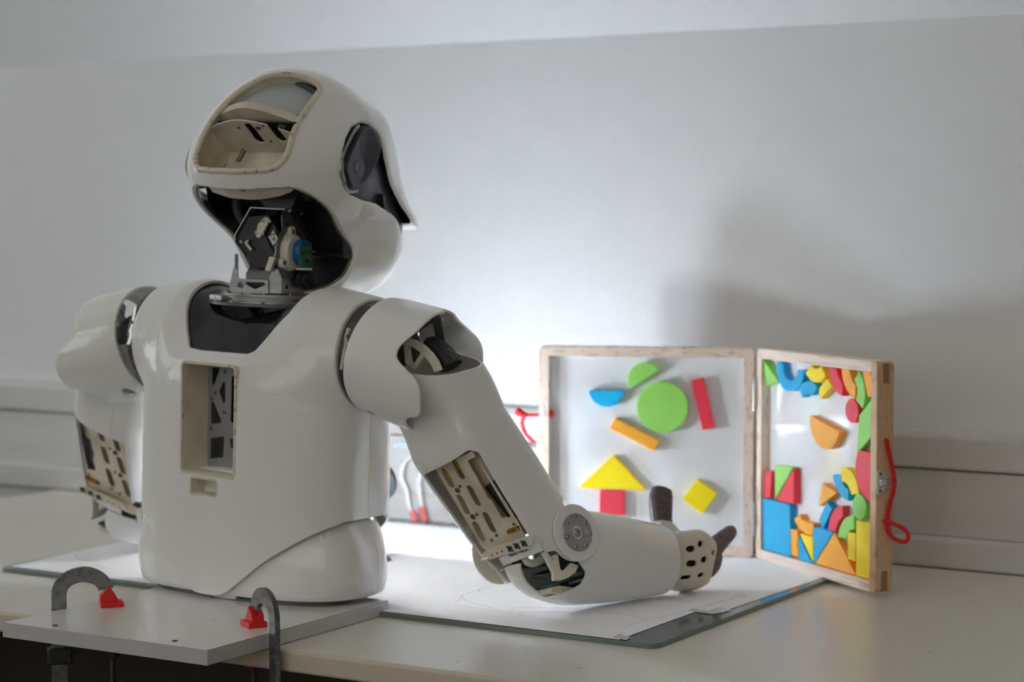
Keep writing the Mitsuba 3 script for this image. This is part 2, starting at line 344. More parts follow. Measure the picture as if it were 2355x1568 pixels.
obj('seam', box(BX0 + 0.0004, BX1 - 0.00035, BY0 + 0.0004, BY1 - 0.0004, TZ + 0.0003, BZ - 0.00025), M_SEAM, False, k, label='thin brown glue line along the board edge')
obj('edge_band', rbox(BX1 - 0.0007, BX1, BY0 + 0.0004, BY1, TZ + 0.0006, BZ - 0.0006, 0.0002, 8), M_BAND, False, k)
obj('edge_band', rbox(BX0, BX1, BY0, BY0 + 0.0008, TZ + 0.0003, BZ - 0.0004, 0.0002, 8), M_BAND, False, k)
M_SCREW = pr('m_screw', lin(120, 112, 106), 0.35, 0.9)
for x, y in [(-0.0877,-0.0856),(0.0671,-0.0821)]:
    s = cyl(0.0022, -0.004, 0.0012, 6) + cyl(0.0032, -0.001, 0.0004, 20)
    obj('bolt', tf(s, shift(x, y, BZ)), M_SCREW, 30, k)
# pale cable hanging against the trunking behind the arm, small sticker on the trunking
M_PALE = pr('m_pale_cable', lin(232, 230, 228), 0.4)
M_PLUG = pr('m_red_plug', lin(226, 96, 96), 0.4)
k = thing('cable', 'pale cable loop with two red plugs hanging on the wall between torso and right arm', 'cable')
W_ = [(-0.1956,0.6836),(-0.2138,0.7438),(-0.2188,0.7681),(-0.2231,0.7986),(-0.2187,0.8205),(-0.2282,0.8353),(-0.2467,0.828),(-0.2527,0.806),(-0.2453,0.7879),(-0.2395,0.7666),(-0.2322,0.7455),(-0.227,0.7335)]
obj('cord', tube(spline([(x, 0.786 + 0.002 * (i % 2), z) for i, (x, z) in enumerate(W_[1:])], 8), 0.0026, 12), M_PALE, True, k)
P_ = [(-0.2323,0.7581),(-0.2264,0.7431),(-0.2175,0.7653),(-0.211,0.7443)]
for a, b in ((P_[0], P_[1]), (P_[2], P_[3])): obj('plug', rod((a[0], 0.784, a[1]), (b[0], 0.784, b[1]), 0.0048, 16, 0.0036), M_PLUG, 30, k, label='red plug')
q = [(-0.2788,0.8516),(-0.2363,0.8515),(-0.2363,0.8446),(-0.2788,0.8447)]
obj('sticker', box(q[0][0], q[1][0], 0.8050, 0.8062, q[3][1], q[0][1]), pr('m_pale_blue', lin(190, 216, 226), 0.5), False, None, label='small pale blue sticker on the wall trunking behind the robot', cat='sticker')
# ================================================================ folding magnet puzzle box
def wood(key, ax, base=(232, 212, 194), dark=(220, 196, 174)):
    def fn(p, n, uv):
        q = [p.x * 60 + p.y * 60, p.z * 60]; l = [p.x * 3 + p.y * 3, p.z * 3]
        g = fbm(q[1 - ax] * 1.6, l[ax] * 2.4, 3.0) if ax == 0 else fbm(q[0] * 1.6, l[1] * 2.4, 7.0)
        fleck = smoothstep(0.74, 0.80, noise(q[1 - ax] * 9, l[ax] * 30) if ax == 0 else noise(q[0] * 9, l[1] * 30))
        return mix(mix(lin(*base), lin(*dark), g), lin(150, 112, 84), fleck * 0.4)
    return pr(key, proc(fn), 0.5, spec=0.35)
M_WV, M_WH = wood('m_wood_v', 1), wood('m_wood_h', 0)
M_WD = wood('m_wood_side', 1, (206, 170, 134), (186, 148, 114))
M_JOINT = pr('m_joint', lin(138, 102, 74), 0.6)
M_WB = pr('m_whiteboard', lin(226, 230, 236), 0.10, spec=0.5)
M_CHROME = pr('m_chrome', lin(222, 222, 220), 0.18, 1.0)
M_CORD = pr('m_cord', proc(lambda p, n, uv: mix(lin(214, 22, 32), lin(170, 8, 20), noise(p.z * 900 + p.x * 700, p.x * 500))), 0.75, bump=proc(lambda p, n, uv: noise(p.z * 1100 + p.x * 800, p.x * 300, p.y * 300)), bscale=0.0006)
HB = np.array([0.321, 0.7299, MZ + 0.0006])
UR, NR = np.array([0.8128, -0.5826, 0]), np.array([-0.5826, -0.8128, 0])
UL = np.array([-0.925, -0.38, 0]) / math.hypot(0.925, 0.38); NL = np.array([0.38, -0.925, 0]) / math.hypot(0.925, 0.38)
BW, BH, BT, RAIL = 0.271, 0.2635, 0.0225, 0.0125
# local frames of the two halves: x away from the hinge, y up, z out of the whiteboard towards the room
FR = frame(HB, UR, [0, 0, 1], None) if np.cross(UR, [0, 0, 1]) @ NR > 0 else frame(HB, UR, [0, 0, 1])
FL = np.eye(4); FL[:3, 0], FL[:3, 1], FL[:3, 2], FL[:3, 3] = UL, [0, 0, 1], NL, HB + UL * 0.003
FR = np.eye(4); FR[:3, 0], FR[:3, 1], FR[:3, 2], FR[:3, 3] = UR, [0, 0, 1], NR, HB
def put(man, F):
    t = tm(man).copy(); t.apply_transform(F)
    if np.linalg.det(F[:3, :3]) < 0: t.invert()
    return t
pbx = thing('puzzle_box', 'open folding wooden puzzle box with white magnetic boards and red cord handles', 'puzzle box')
def tray(F, side_mat, label):
    k = key_free('puzzle_box__tray'); tag(k, label)
    r = 0.004
    prof = rrect(BW, BH, 0.006, BW / 2, BH / 2)
    body = ext(prof, -BT, 0, 0.0008)
    inner = box(RAIL, BW - RAIL, RAIL, BH - RAIL, -1, 1)
    fr = body - inner
    cutL, cutR = box(-1, RAIL + 0.0002, -1, 1, -1, 1), box(BW - RAIL - 0.0002, 1, -1, 1, -1, 1)
    obj('rail', put(fr ^ cutL, F), M_WV, 30, k)
    obj('rail', put(fr ^ cutR, F), side_mat, 30, k)
    mid = fr - cutL - cutR
    obj('rail', put(mid ^ box(-1, 1, -1, BH / 2, -1, 1), F), M_WH, 30, k)
    obj('rail', put(mid ^ box(-1, 1, BH / 2, 1, -1, 1), F), M_WH, 30, k)
    obj('whiteboard', put(box(RAIL - 0.002, BW - RAIL + 0.002, RAIL - 0.002, BH - RAIL + 0.002, -0.0145, -0.0115), F), M_WB, False, k, label='glossy white magnetic board')
    obj('back_panel', put(box(RAIL - 0.002, BW - RAIL + 0.002, RAIL - 0.002, BH - RAIL + 0.002, -BT + 0.001, -0.018), F), M_WV, False, k)
    return k
tl_ = tray(FL, M_WV, 'puzzle box half with eight blocks on its whiteboard')
tr_ = tray(FR, M_WD, 'puzzle box half filled with a heap of coloured blocks')
for y0 in (0.0135, BH - 0.0135):                                   # finger joints seen on the outer side
    obj('joint', put(box(BW - 0.003, BW + 0.0001, y0 - 0.0115, y0 + 0.0115, -0.0160, -0.0075), FR), M_JOINT, False, tr_, label='end grain of the finger joint')
# hinges
for z0, z1 in ((0.185, 0.226), (0.028, 0.070)):
    a = HB + np.array([0.0012, -0.001, 0]) + NR * 0.0
    pos = HB + UL * 0.0015 + np.array([-0.0002, -0.0022, 0])
    h = cyl(0.0018, z0, z1, 16)
    for q in np.linspace(z0, z1, 6)[1:-1]: h = h - (cyl(0.003, q - 0.0002, q + 0.0002) - cyl(0.0015, -1, 1))
    obj('hinge', tf(h, shift(*pos)), M_CHROME, 30, 'puzzle_box')
def cord_mesh(pts, r=0.0026):
    return tube(spline(pts, 8), r, 12)
# clasp and cord on the outer side of the right half: frame x = out of the side, y up, z towards the room
FS = np.eye(4); FS[:3, 0], FS[:3, 1], FS[:3, 2], FS[:3, 3] = UR, [0, 0, 1], NR, HB + UR * BW
ck = key_free('puzzle_box__clasp'); tag(ck, 'silver toggle clasp')
def sidepl(man): return put(man, FS)
plate = poly([(0, -0.0135), (-0.005, -0.0135), (-0.011, -0.008), (-0.011, 0.008), (-0.005, 0.0135), (0, 0.0135)])   # (depth, up)
SD = np.eye(4); SD[:3, 0], SD[:3, 1], SD[:3, 2] = [0, 0, 1], [0, 1, 0], [1, 0, 0]
zc_ = 0.1265
obj('plate', put(tf(ext(plate, 0, 0.0012, 0.0002), np.diag([1, 1, 1, 1])), FS @ shift(0, zc_, -0.0005) @ SD), M_CHROME, 30, ck)
for s in (-1, 1): obj('screw', put(cyl(0.0019, 0.0010, 0.0020, 16) - box(-0.0003, 0.0003, -0.002, 0.002, 0.0017, 1), FS @ shift(0, zc_ + s * 0.0098, -0.0048) @ SD), M_SCREW, 30, ck)
obj('lever', put(rbox(-0.0095, -0.001, -0.0042, 0.0042, 0.001, 0.0055, 0.0015), FS @ shift(0, zc_, -0.0015) @ SD), M_CHROME, 30, ck)
loop = [(0.0032, zc_ + 0.0055, -0.006), (0.0034, zc_ + 0.0056, -0.014), (0.0034, zc_ + 0.0052, -0.0215), (0.0034, zc_ + 0.0025, -0.0262), (0.0034, zc_, -0.0272), (0.0034, zc_ - 0.0025, -0.0262), (0.0034, zc_ - 0.0052, -0.0215), (0.0034, zc_ - 0.0056, -0.014), (0.0032, zc_ - 0.0055, -0.006)]
obj('hook', put(tube(spline(loop, 4), 0.0011, 10), FS), M_CHROME, True, ck)
cd = [(-0.004, 0.174, -0.0115), (0.0020, 0.1735, -0.0118), (0.0028, 0.168, -0.0125), (0.0036, 0.157, -0.015), (0.0048, 0.142, -0.0185), (0.0062, 0.1265, -0.0200), (0.0050, 0.112, -0.0185), (0.0036, 0.098, -0.0148), (0.0030, 0.084, -0.0128), (0.0034, 0.073, -0.0132), (0.0075, 0.064, -0.0180), (0.0135, 0.0600, -0.0245), (0.0185, 0.0615, -0.0295), (0.0195, 0.0680, -0.0300), (0.0160, 0.0745, -0.0265), (0.0100, 0.0790, -0.0195), (0.0040, 0.0815, -0.0130), (-0.004, 0.0820, -0.0100)]
obj('cord', put(cord_mesh(cd), FS), M_CORD, True, 'puzzle_box', label='red cord handle with a loop, threaded through the side of the half with the clasp')
# cord of the left half: through its outer rail, knot inside
FSL = np.eye(4); FSL[:3, 0], FSL[:3, 1], FSL[:3, 2], FSL[:3, 3] = UL, [0, 0, 1], NL, HB + UL * (BW + 0.003)
cl = [(-0.0145, 0.1765, -0.006), (-0.008, 0.1760, -0.006), (0.000, 0.1755, -0.0065), (0.010, 0.1750, -0.008), (0.018, 0.1745, -0.009), (0.0225, 0.169, -0.010), (0.0225, 0.160, -0.011), (0.018, 0.150, -0.0115), (0.008, 0.140, -0.011), (0.0, 0.134, -0.011), (-0.006, 0.132, -0.011)]
kn = cat(tube(spline([(0.016, 0.1745, -0.009), (0.024, 0.177, -0.009), (0.031, 0.1815, -0.009)], 6), np.interp(np.linspace(0, 1, 13), [0, 0.5, 0.8, 1], [0.0022, 0.0044, 0.0052, 0.002]), 12), )
obj('cord', cat(put(cord_mesh(cl, 0.0020), FSL), put(kn, FSL), put(Mf.sphere(0.0042, 20).scale([0.8, 1.2, 1]).translate([-0.0150, 0.1775, -0.006]), FSL)), M_CORD, True, 'puzzle_box', label='red cord handle with knotted end at the half leaning towards the robot arm')
obj('clasp', cat(put(rbox(0, 0.003, 0.133, 0.141, -0.012, -0.004, 0.001), FSL), put(tube(spline([(0.002, 0.137, -0.008), (0.008, 0.1385, -0.0075), (0.0125, 0.137, -0.007), (0.008, 0.1345, -0.0075), (0.002, 0.136, -0.008)], 5), 0.0011, 8), FSL)), M_CHROME, 30, 'puzzle_box', label='silver catch of the clasp')
# ---------------------------------------------------------------- wooden blocks
PIECE = {'green': (138, 212, 88), 'yellow': (255, 222, 0), 'red': (232, 52, 66), 'blue': (0, 158, 226), 'orange': (255, 160, 40)}
for c, v in PIECE.items(): pr('m_block_' + c, lin(*v), 0.45, spec=0.35)
def arc3(a, m, b, n=24):
    """Points of the circle through a, m, b from a to b."""
    (x1, y1), (x2, y2), (x3, y3) = a, m, b
    d = 2 * (x1 * (y2 - y3) + x2 * (y3 - y1) + x3 * (y1 - y2))
    ux = ((x1**2 + y1**2) * (y2 - y3) + (x2**2 + y2**2) * (y3 - y1) + (x3**2 + y3**2) * (y1 - y2)) / d
    uy = ((x1**2 + y1**2) * (x3 - x2) + (x2**2 + y2**2) * (x1 - x3) + (x3**2 + y3**2) * (x2 - x1)) / d
    r = math.hypot(x1 - ux, y1 - uy); t = [math.atan2(y - uy, x - ux) for x, y in (a, m, b)]
    t1, t2 = ((t[1] - t[0]) % (2 * math.pi)), ((t[2] - t[0]) % (2 * math.pi))
    s = t2 if t1 < t2 else t2 - 2 * math.pi
    return [(ux + r * math.cos(t[0] + s * i / n), uy + r * math.sin(t[0] + s * i / n)) for i in range(n + 1)]
def disc(c, e):
    r = math.hypot(c[0] - e[0], c[1] - e[1]); a = np.linspace(0, 2 * np.pi, 64, endpoint=False)
    return [(c[0] + r * math.cos(t), c[1] + r * math.sin(t)) for t in a]
def block(F, pts, col, label, group, front=-0.002, round_=0.0008):
    g = Polygon(pts).buffer(0).buffer(-0.00025)
    g = g.intersection(shapely.box(RAIL + 0.0004, RAIL + 0.0004, BW - RAIL - 0.0004, BH - RAIL - 0.0004))
    if g.geom_type != 'Polygon': g = max(g.geoms, key=lambda q: q.area)
    g = g.buffer(-round_).buffer(round_, quad_segs=4)
    obj('wooden_block', put(ext(poly(list(g.exterior.coords)[:-1]), -0.0114, front, 0.0005), F), 'm_block_' + col, 35, None, label=label, cat='block', group=group)
GL, GR = 'magnetic blocks on the left whiteboard', 'blocks heaped in the right half'
q = [(0.1179,0.2345),(0.155,0.2106),(0.1483,0.2405)]
block(FL, arc3(q[0], q[2], q[1]), 'green', 'green half-disc block touching the large green disc on its upper left', GL)
q = [(0.2078,0.2075),(0.1625,0.2085),(0.1854,0.1872)]
block(FL, arc3(q[0], q[2], q[1]), 'blue', 'blue half-disc block with its flat side up, left of the green disc', GL)
q = [(0.1146,0.188),(0.1147,0.2205)]
block(FL, disc(*q), 'green', 'large green round disc block in the middle of the whiteboard', GL)
block(FL, [(0.0789,0.2219),(0.0633,0.225),(0.049,0.1631),(0.0639,0.1595)], 'red', 'upright red bar block right of the large green disc', GL)
block(FL, [(0.1746,0.1733),(0.1177,0.1451),(0.1247,0.132),(0.1814,0.1602)], 'orange', 'slanting orange bar block below the large green disc', GL)
block(FL, [(0.1764,0.1266),(0.1336,0.0821),(0.2212,0.0837)], 'yellow', 'large yellow triangle block on top of the red square like a roof', GL)
block(FL, [(0.1936,0.0811),(0.1619,0.0805),(0.162,0.0499),(0.1938,0.0504)], 'red', 'red square block under the yellow triangle', GL)
block(FL, [(0.0704,0.0973),(0.0452,0.0797),(0.0638,0.0536),(0.0892,0.0717)], 'yellow', 'yellow square block turned on its corner, right of the robot thumb', GL)
block(FR, [(0.0124,0.2506),(0.0503,0.2253),(0.0201,0.2177)], 'green', 'green triangle block in the upper corner next to the hinge', GR)
q = [(0.0448,0.2498),(0.0538,0.2221),(0.0793,0.2158),(0.0973,0.2206),(0.1102,0.2426),(0.0949,0.243),(0.0901,0.2341),(0.0812,0.2291),(0.07,0.2333),(0.0606,0.2479)]
block(FR, q[0:1] + arc3((q[0][0] , q[0][1]), q[1], q[2])[1:-1] + arc3(q[2], q[3], q[4]) + arc3(q[5], q[7], q[9]), 'blue', 'blue half-ring arch block at the top next to the green triangle', GR)
block(FR, [(0.1244,0.2507),(0.1306,0.2474),(0.1361,0.2468),(0.1414,0.2479),(0.1475,0.2506),(0.1584,0.2399),(0.1545,0.2356),(0.1478,0.2317),(0.1392,0.2298),(0.1305,0.2303),(0.1217,0.2333),(0.1118,0.2396)], 'yellow', 'yellow arched block with a notch hanging below the top rail', GR)
block(FR, [(0.0969,0.2199),(0.1022,0.2251),(0.11,0.2293),(0.1188,0.231),(0.1286,0.2307),(0.1348,0.2286),(0.1397,0.2253),(0.1323,0.2161),(0.1265,0.2141),(0.121,0.2157),(0.1161,0.2153),(0.1107,0.2128),(0.1064,0.2096)], 'blue', 'small blue arched block with its notch down, below the yellow arched block', GR)
q = [(0.147,0.2108),(0.1438,0.2226),(0.1588,0.2355),(0.1691,0.2316),(0.1722,0.2282)]
block(FR, [q[0]] + spline(q, 6)[1:-1].tolist() + [q[-1]], 'yellow', 'yellow half-disc block beside the red quarter ring', GR)
q = [(0.1641,0.2506),(0.1716,0.2307),(0.1955,0.2184),(0.1952,0.2335),(0.1873,0.2399),(0.1819,0.2503)]
block(FR, arc3(*q[:3]) + arc3(*q[3:]), 'red', 'red quarter-ring block at the top left of the orange quarter ring', GR)
q = [(0.1921,0.2505),(0.2004,0.2298),(0.2226,0.217),(0.2235,0.2335),(0.2149,0.2394),(0.2103,0.2508)]
block(FR, arc3(*q[:3]) + arc3(*q[3:]), 'orange', 'orange quarter-ring block at the top between the red and green rings', GR)
block(FR, [(0.2292,0.251),(0.2369,0.2434),(0.2417,0.2339),(0.2428,0.2231),(0.2415,0.2152),(0.2382,0.207),(0.2231,0.2162),(0.2257,0.2238),(0.2256,0.2302),(0.2237,0.2345),(0.2193,0.2388),(0.2225,0.2434)], 'green', 'green ring-segment block at the top right, touching the red disc', GR)
block(FR, [(0.236,0.2509),(0.2524,0.251),(0.2597,0.2382),(0.2582,0.2224),(0.2476,0.2221),(0.2424,0.2339)], 'orange', 'orange block half hidden behind the upper right frame corner', GR)
q = [(0.2152,0.2033),(0.2149,0.2175)]
block(FR, disc(*q), 'red', 'small red round block at the upper right', GR)
q = [(0.2516,0.2162),(0.2305,0.1999),(0.226,0.1536),(0.2527,0.1737),(0.2673,0.2017),(0.267,0.2211)]
block(FR, [q[0], q[1], q[2], q[3], (q[3][0] + 0.02, q[3][1] + 0.016), (q[0][0] + 0.02, q[0][1] + 0.018)], 'green', 'tall green slanted block at the right rail below the small red disc', GR)
q = [(0.1234,0.1903),(0.1899,0.1768),(0.1491,0.1537)]
block(FR, arc3(q[0], q[2], q[1]), 'orange', 'orange half-disc block alone in the middle of the right whiteboard', GR)
q = [(0.2297,0.1594),(0.2237,0.137),(0.2535,0.1027)]
block(FR, arc3(*q) + [(0.30, q[2][1]), (0.30, q[0][1])], 'red', 'large red round block partly hidden behind the right rail', GR)
block(FR, [(0.0203,0.1121),(0.0361,0.1124),(0.0325,0.0786),(0.0163,0.0784)], 'red', 'small upright red block beside the hinge rail, on top of the blue square', GR)
block(FR, [(0.0417,0.1219),(0.0869,0.1238),(0.0434,0.0779)], 'green', 'green triangle block standing on the blue square, left of the red triangle', GR)
block(FR, [(0.088,0.1239),(0.0887,0.0787),(0.0448,0.0778)], 'red', 'red triangle block joined to the green triangle on the blue square', GR)
block(FR, [(0.0136,0.0775),(0.0792,0.0776),(0.0821,0.0132),(0.0168,0.0137)], 'blue', 'large blue square block in the lower corner by the hinge', GR, round_=0.002)
block(FR, [(0.0809,0.0479),(0.0983,0.0484),(0.0995,0.0152),(0.083,0.0157)], 'orange', 'upright orange bar block right of the large blue square', GR)
block(FR, [(0.0878,0.0607),(0.1024,0.0686),(0.1069,0.0621),(0.1242,0.0608),(0.1344,0.0626),(0.1317,0.0466),(0.1153,0.0461),(0.0996,0.0508)], 'orange', 'orange ring-segment block lying on the small upright orange bar', GR, front=-0.0022)
block(FR, [(0.0993,0.0444),(0.1324,0.0127),(0.1011,0.012)], 'blue', 'blue triangle block left of the slim yellow triangle', GR)
block(FR, [(0.101,0.0453),(0.1326,0.0448),(0.1339,0.0136)], 'yellow', 'slim yellow triangle block pointing down between two blue triangles', GR)
block(FR, [(0.1326,0.0575),(0.1791,0.0575),(0.1352,0.0126)], 'blue', 'blue triangle block left of the large orange triangle', GR)
block(FR, [(0.1806,0.0579),(0.2275,0.0136),(0.1373,0.0141)], 'orange', 'large orange triangle block standing on the bottom rail', GR)
block(FR, [(0.1526,0.1126),(0.1847,0.1041),(0.1453,0.0828)], 'orange', 'orange triangle block leaning left of the blue quarter ring', GR)
block(FR, [(0.1634,0.0916),(0.1756,0.0845),(0.1556,0.0576),(0.1449,0.0674)], 'blue', 'blue slanted block below the small orange triangle', GR)
q = [(0.1984,0.0909),(0.175,0.0804),(0.1667,0.0575),(0.1839,0.0584),(0.1876,0.0676),(0.199,0.078)]
block(FR, arc3(*q[:3]) + arc3(*q[3:]), 'red', 'red quarter-ring block in the lower middle, right of the blue slanted block', GR)
q = [(0.2227,0.0825),(0.1967,0.0721),(0.1874,0.0529),(0.2068,0.0527),(0.212,0.0621),(0.223,0.0658)]
block(FR, arc3(*q[:3]) + arc3(*q[3:]), 'green', 'green quarter-ring block right of the red quarter ring', GR)
block(FR, [(0.2086,0.0618),(0.2254,0.0622),(0.226,0.0293),(0.21,0.0297)], 'yellow', 'narrow yellow bar block left of the tall yellow block', GR)
q = [(0.2264,0.0781),(0.2543,0.0791),(0.2555,0.0141),(0.2275,0.0136)]
block(FR, [q[0], (q[1][0] + 0.02, q[1][1]), (q[2][0] + 0.02, q[2][1]), q[3]], 'yellow', 'tall yellow rectangular block in the lower right corner', GR)
q = [(0.1747,0.1251),(0.1859,0.1073),(0.2104,0.0977),(0.2102,0.1124),(0.198,0.1176),(0.1933,0.1267)]
block(FR, arc3(*q[:3]) + arc3(*q[3:]), 'blue', 'blue quarter-ring block left of the yellow quarter ring', GR)
q = [(0.193,0.1355),(0.2209,0.129),(0.2326,0.1091),(0.2147,0.1056),(0.2081,0.1149),(0.1943,0.1185)]
block(FR, arc3(*q[:3]) + arc3(*q[3:]), 'yellow', 'yellow quarter-ring block left of the large red disc', GR)
q = [(0.2328,0.0939),(0.2326,0.1089)]
block(FR, disc(*q), 'green', 'small green round block under the large red disc', GR)
# ================================================================ bar clamps
M_STEEL = pr('m_clamp_steel', proc(lambda p, n, uv: mix(lin(140, 142, 142), lin(112, 114, 116), smoothstep(0.3, 0.75, fbm(p.x * 150 + p.y * 90, p.y * 110, p.z * 150)))), 0.34, 0.8)
M_CAST = pr('m_clamp_cast', proc(lambda p, n, uv: mix(lin(74, 76, 78), lin(52, 50, 48), fbm(p.x * 120, p.y * 120, p.z * 120))), 0.5, 0.7, bump=proc(lambda p, n, uv: noise(p.x * 900, p.y * 900, p.z * 900)), bscale=0.0002)
M_RED = pr('m_red_plastic', lin(206, 22, 24), 0.32, spec=0.5)
M_THREAD = pr('m_thread', lin(150, 150, 152), 0.3, 1.0)
def clamp(o, d, label, jaw_z, pad_red):
    k = thing('bar_clamp', label, 'clamp', 'bar clamps')
    d = np.array([d[0], d[1], 0.0]) / math.hypot(*d[:2])
    F = frame([o[0], o[1], BZ], d, [0, 0, 1])                      # x along the throat, y up, z across
    R, w, cz, KV = 0.0330, 0.016, 0.0155, 0.0285 / 0.0330
    a = np.radians(np.arange(180, 24, -3.0))
    ys = np.arange(-0.20, cz, 0.0009)
    outer = []
    for i, y in enumerate(ys): outer.append((0.0006 * (i % 2), y))
    na = 80
    for i, t in enumerate(np.linspace(180, 95, na)): r = R - 0.0006 * (i % 2); outer.append((R + r * math.cos(math.radians(t)), cz + KV * r * math.sin(math.radians(t))))
    for t in np.linspace(92, 10, 28): outer.append((R + R * math.cos(math.radians(t)), cz + KV * R * math.sin(math.radians(t))))
    inner = [(R + (R - w) * math.cos(math.radians(t)), cz + (KV * R - w) * math.sin(math.radians(t))) for t in np.linspace(10, 180, 34)] + [(w, -0.20)]
    obj('bar', tf(ext(poly(outer + inner), -0.0028, 0.0028, 0.0003), F), M_STEEL, 35, k, label='curved grey steel bar with serrated back')
    FO = 0.0085
    cap = [(0.0425, 0.0001), (0.0670, 0.0001), (0.0670, 0.0045), (0.0655, 0.0062), (0.0615, 0.0070), (0.0590, 0.0125), (0.0545, 0.0195), (0.0525, 0.0215), (0.0425, 0.0125)]
    cap = [(a + FO, b) for a, b in cap]
    c = ext(rpoly(cap, 0.0006), -0.0065, 0.0065, 0.0006)
    base = rbox(0.0425 + FO, 0.0670 + FO, 0.0001, 0.0058, -0.0100, 0.0100, 0.0007)
    c = c + base - box(0.0445 + FO, 0.0610 + FO, 0.0040, 0.0080, 0.0075, 0.0092) - box(0.0445 + FO, 0.0610 + FO, 0.0040, 0.0080, -0.0092, -0.0075)
    obj('foot', tf(c, F), M_RED, 30, k, label='red plastic pressure cap')
    jz = jaw_z
    j = rbox(-0.0045, 0.0205, jz - 0.0175, jz, -0.0085, 0.0085, 0.002)
    arm = tf(ext(poly([(0.018, jz - 0.0165), (0.018, jz - 0.0015), (0.0625, jz - 0.0005), (0.0625, jz - 0.012)]), -0.0045, 0.0045, 0.0008), np.eye(4))
    rim = ext(poly([(0.018, jz - 0.003), (0.018, jz - 0.0005), (0.0645, jz + 0.0003), (0.0645, jz - 0.002)]), -0.0065, 0.0065, 0.0005)
    boss = tf(cyl(0.0075, jz - 0.0135, jz + 0.0010, 24), frame([0.0640, 0, 0], [1, 0, 0], None, [0, 1, 0]))
    slot = box(-0.0005, 0.0165, -1, 1, -0.0032, 0.0032)
    obj('sliding_jaw', tf((j + arm + rim + boss) - slot, F), M_CAST, 30, k)
    top = -0.0155 - 0.0225
    pr_, z = [(0, top - 0.004)], top - 0.004
    pr_ = [(0.0, jz - 0.075), (0.0030, jz - 0.075)]
    for zz in np.arange(jz - 0.074, top - 0.005, 0.0016): pr_ += [(0.0026, zz), (0.0036, zz + 0.0008)]
    pr_ += [(0.0026, top - 0.0045), (0, top - 0.0045)]
    obj('spindle', tf(lathe(pr_, 24), F @ frame([0.0640, 0, 0], [1, 0, 0], None, [0, 1, 0])), M_THREAD, 30, k)
    obj('pad', tf(lathe([(0, top - 0.0045), (0.007, top - 0.0045), (0.0095, top - 0.003), (0.0095, top - 0.0002), (0, top - 0.0002)], 32), F @ frame([0.0640, 0, 0], [1, 0, 0], None, [0, 1, 0])), M_RED if pad_red else M_CAST, 30, k)
    obj('handle', tf(lathe([(0, jz - 0.175), (0.011, jz - 0.172), (0.013, jz - 0.12), (0.010, jz - 0.078), (0, jz - 0.075)], 24), F @ frame([0.0640, 0, 0], [1, 0, 0], None, [0, 1, 0])), M_RED, 30, k)
clamp((-0.1545, -0.0210), (0.66, 0.75), 'grey bar clamp with red cap at the back left of the mounting board', -0.041, True)
clamp((0.1410, -0.0130), (-0.868, 0.497), 'grey bar clamp with long serrated bar at the right front of the mounting board', -0.060, True)
# ================================================================ robot: frames
A5, RL = math.radians(5), math.radians(1.75)
QF = np.eye(4); QF[:3, 0] = [math.cos(A5), -math.sin(A5), 0]; QF[:3, 1] = [math.sin(A5), math.cos(A5), 0]; QF[:3, 3] = [-0.041, 0.198, BZ]
TF = QF @ shift(z=0.05) @ rot([0, 1, 0], 1.75) @ shift(z=-0.05)       # the torso leans a little to its right
def tq(man): return tf(man, QF) if isinstance(man, Mf) else man.copy().apply_transform(QF)
def tt(man): return tf(man, TF) if isinstance(man, Mf) else man.copy().apply_transform(TF)
def d_sup(p, a, b, n, yc=0.0):
    """Approximate distance to a superelliptic column whose half axes vary with height."""
    x, y = np.abs(p[..., 0]) / a, np.abs(p[..., 1] - yc) / b
    r = (x ** n + y ** n) ** (1 / n)
    g = np.sqrt((np.maximum(x, 1e-4) ** (n - 1) / a) ** 2 + (np.maximum(y, 1e-4) ** (n - 1) / b) ** 2) * np.maximum(r, 1e-3) ** (1 - n)
    return (r - 1) / np.maximum(g, 1.0)
def sp(z, zs, vs):
    from scipy.interpolate import PchipInterpolator
    return PchipInterpolator(zs, vs)(np.clip(z, zs[0], zs[-1]))
def d_torso(p):
    z = p[..., 2]
    a = sp(z, [0, 0.05, 0.12, 0.2, 0.245, 0.28, 0.33], [0.149, 0.1515, 0.152, 0.1515, 0.148, 0.133, 0.105])
    b = sp(z, [0, 0.05, 0.235, 0.256, 0.272, 0.292, 0.312, 0.330], [0.0885, 0.0875, 0.0850, 0.0810, 0.0730, 0.060, 0.046, 0.030])
    d = smax(d_sup(p, a, b, 2.9), z - 0.320, 0.012)
    q = np.stack([np.abs(p[..., 0]), p[..., 1], p[..., 2]], -1)
    sh = d_cap(q, (0.098, 0.004, 0.272), (0.185, 0.004, 0.272), 0.0715, 0.0595)
    d = smin(d, sh, 0.020)
    return smax(d, q[..., 0] - 0.1525, 0.003)
def d_skirt(p):
    z = p[..., 2]
    a = sp(z, [0, 0.012, 0.03, 0.06, 0.09, 0.12, 0.15], [0.150, 0.158, 0.1605, 0.157, 0.146, 0.126, 0.100])
    b = sp(z, [0, 0.012, 0.03, 0.06, 0.09, 0.12, 0.15], [0.0755, 0.0805, 0.0810, 0.0780, 0.0720, 0.066, 0.058])
    q = p.copy(); q[..., 0] = p[..., 0] + 0.004
    return np.maximum(d_sup(q, a, b, 2.7), np.maximum(z - 0.14, -z))
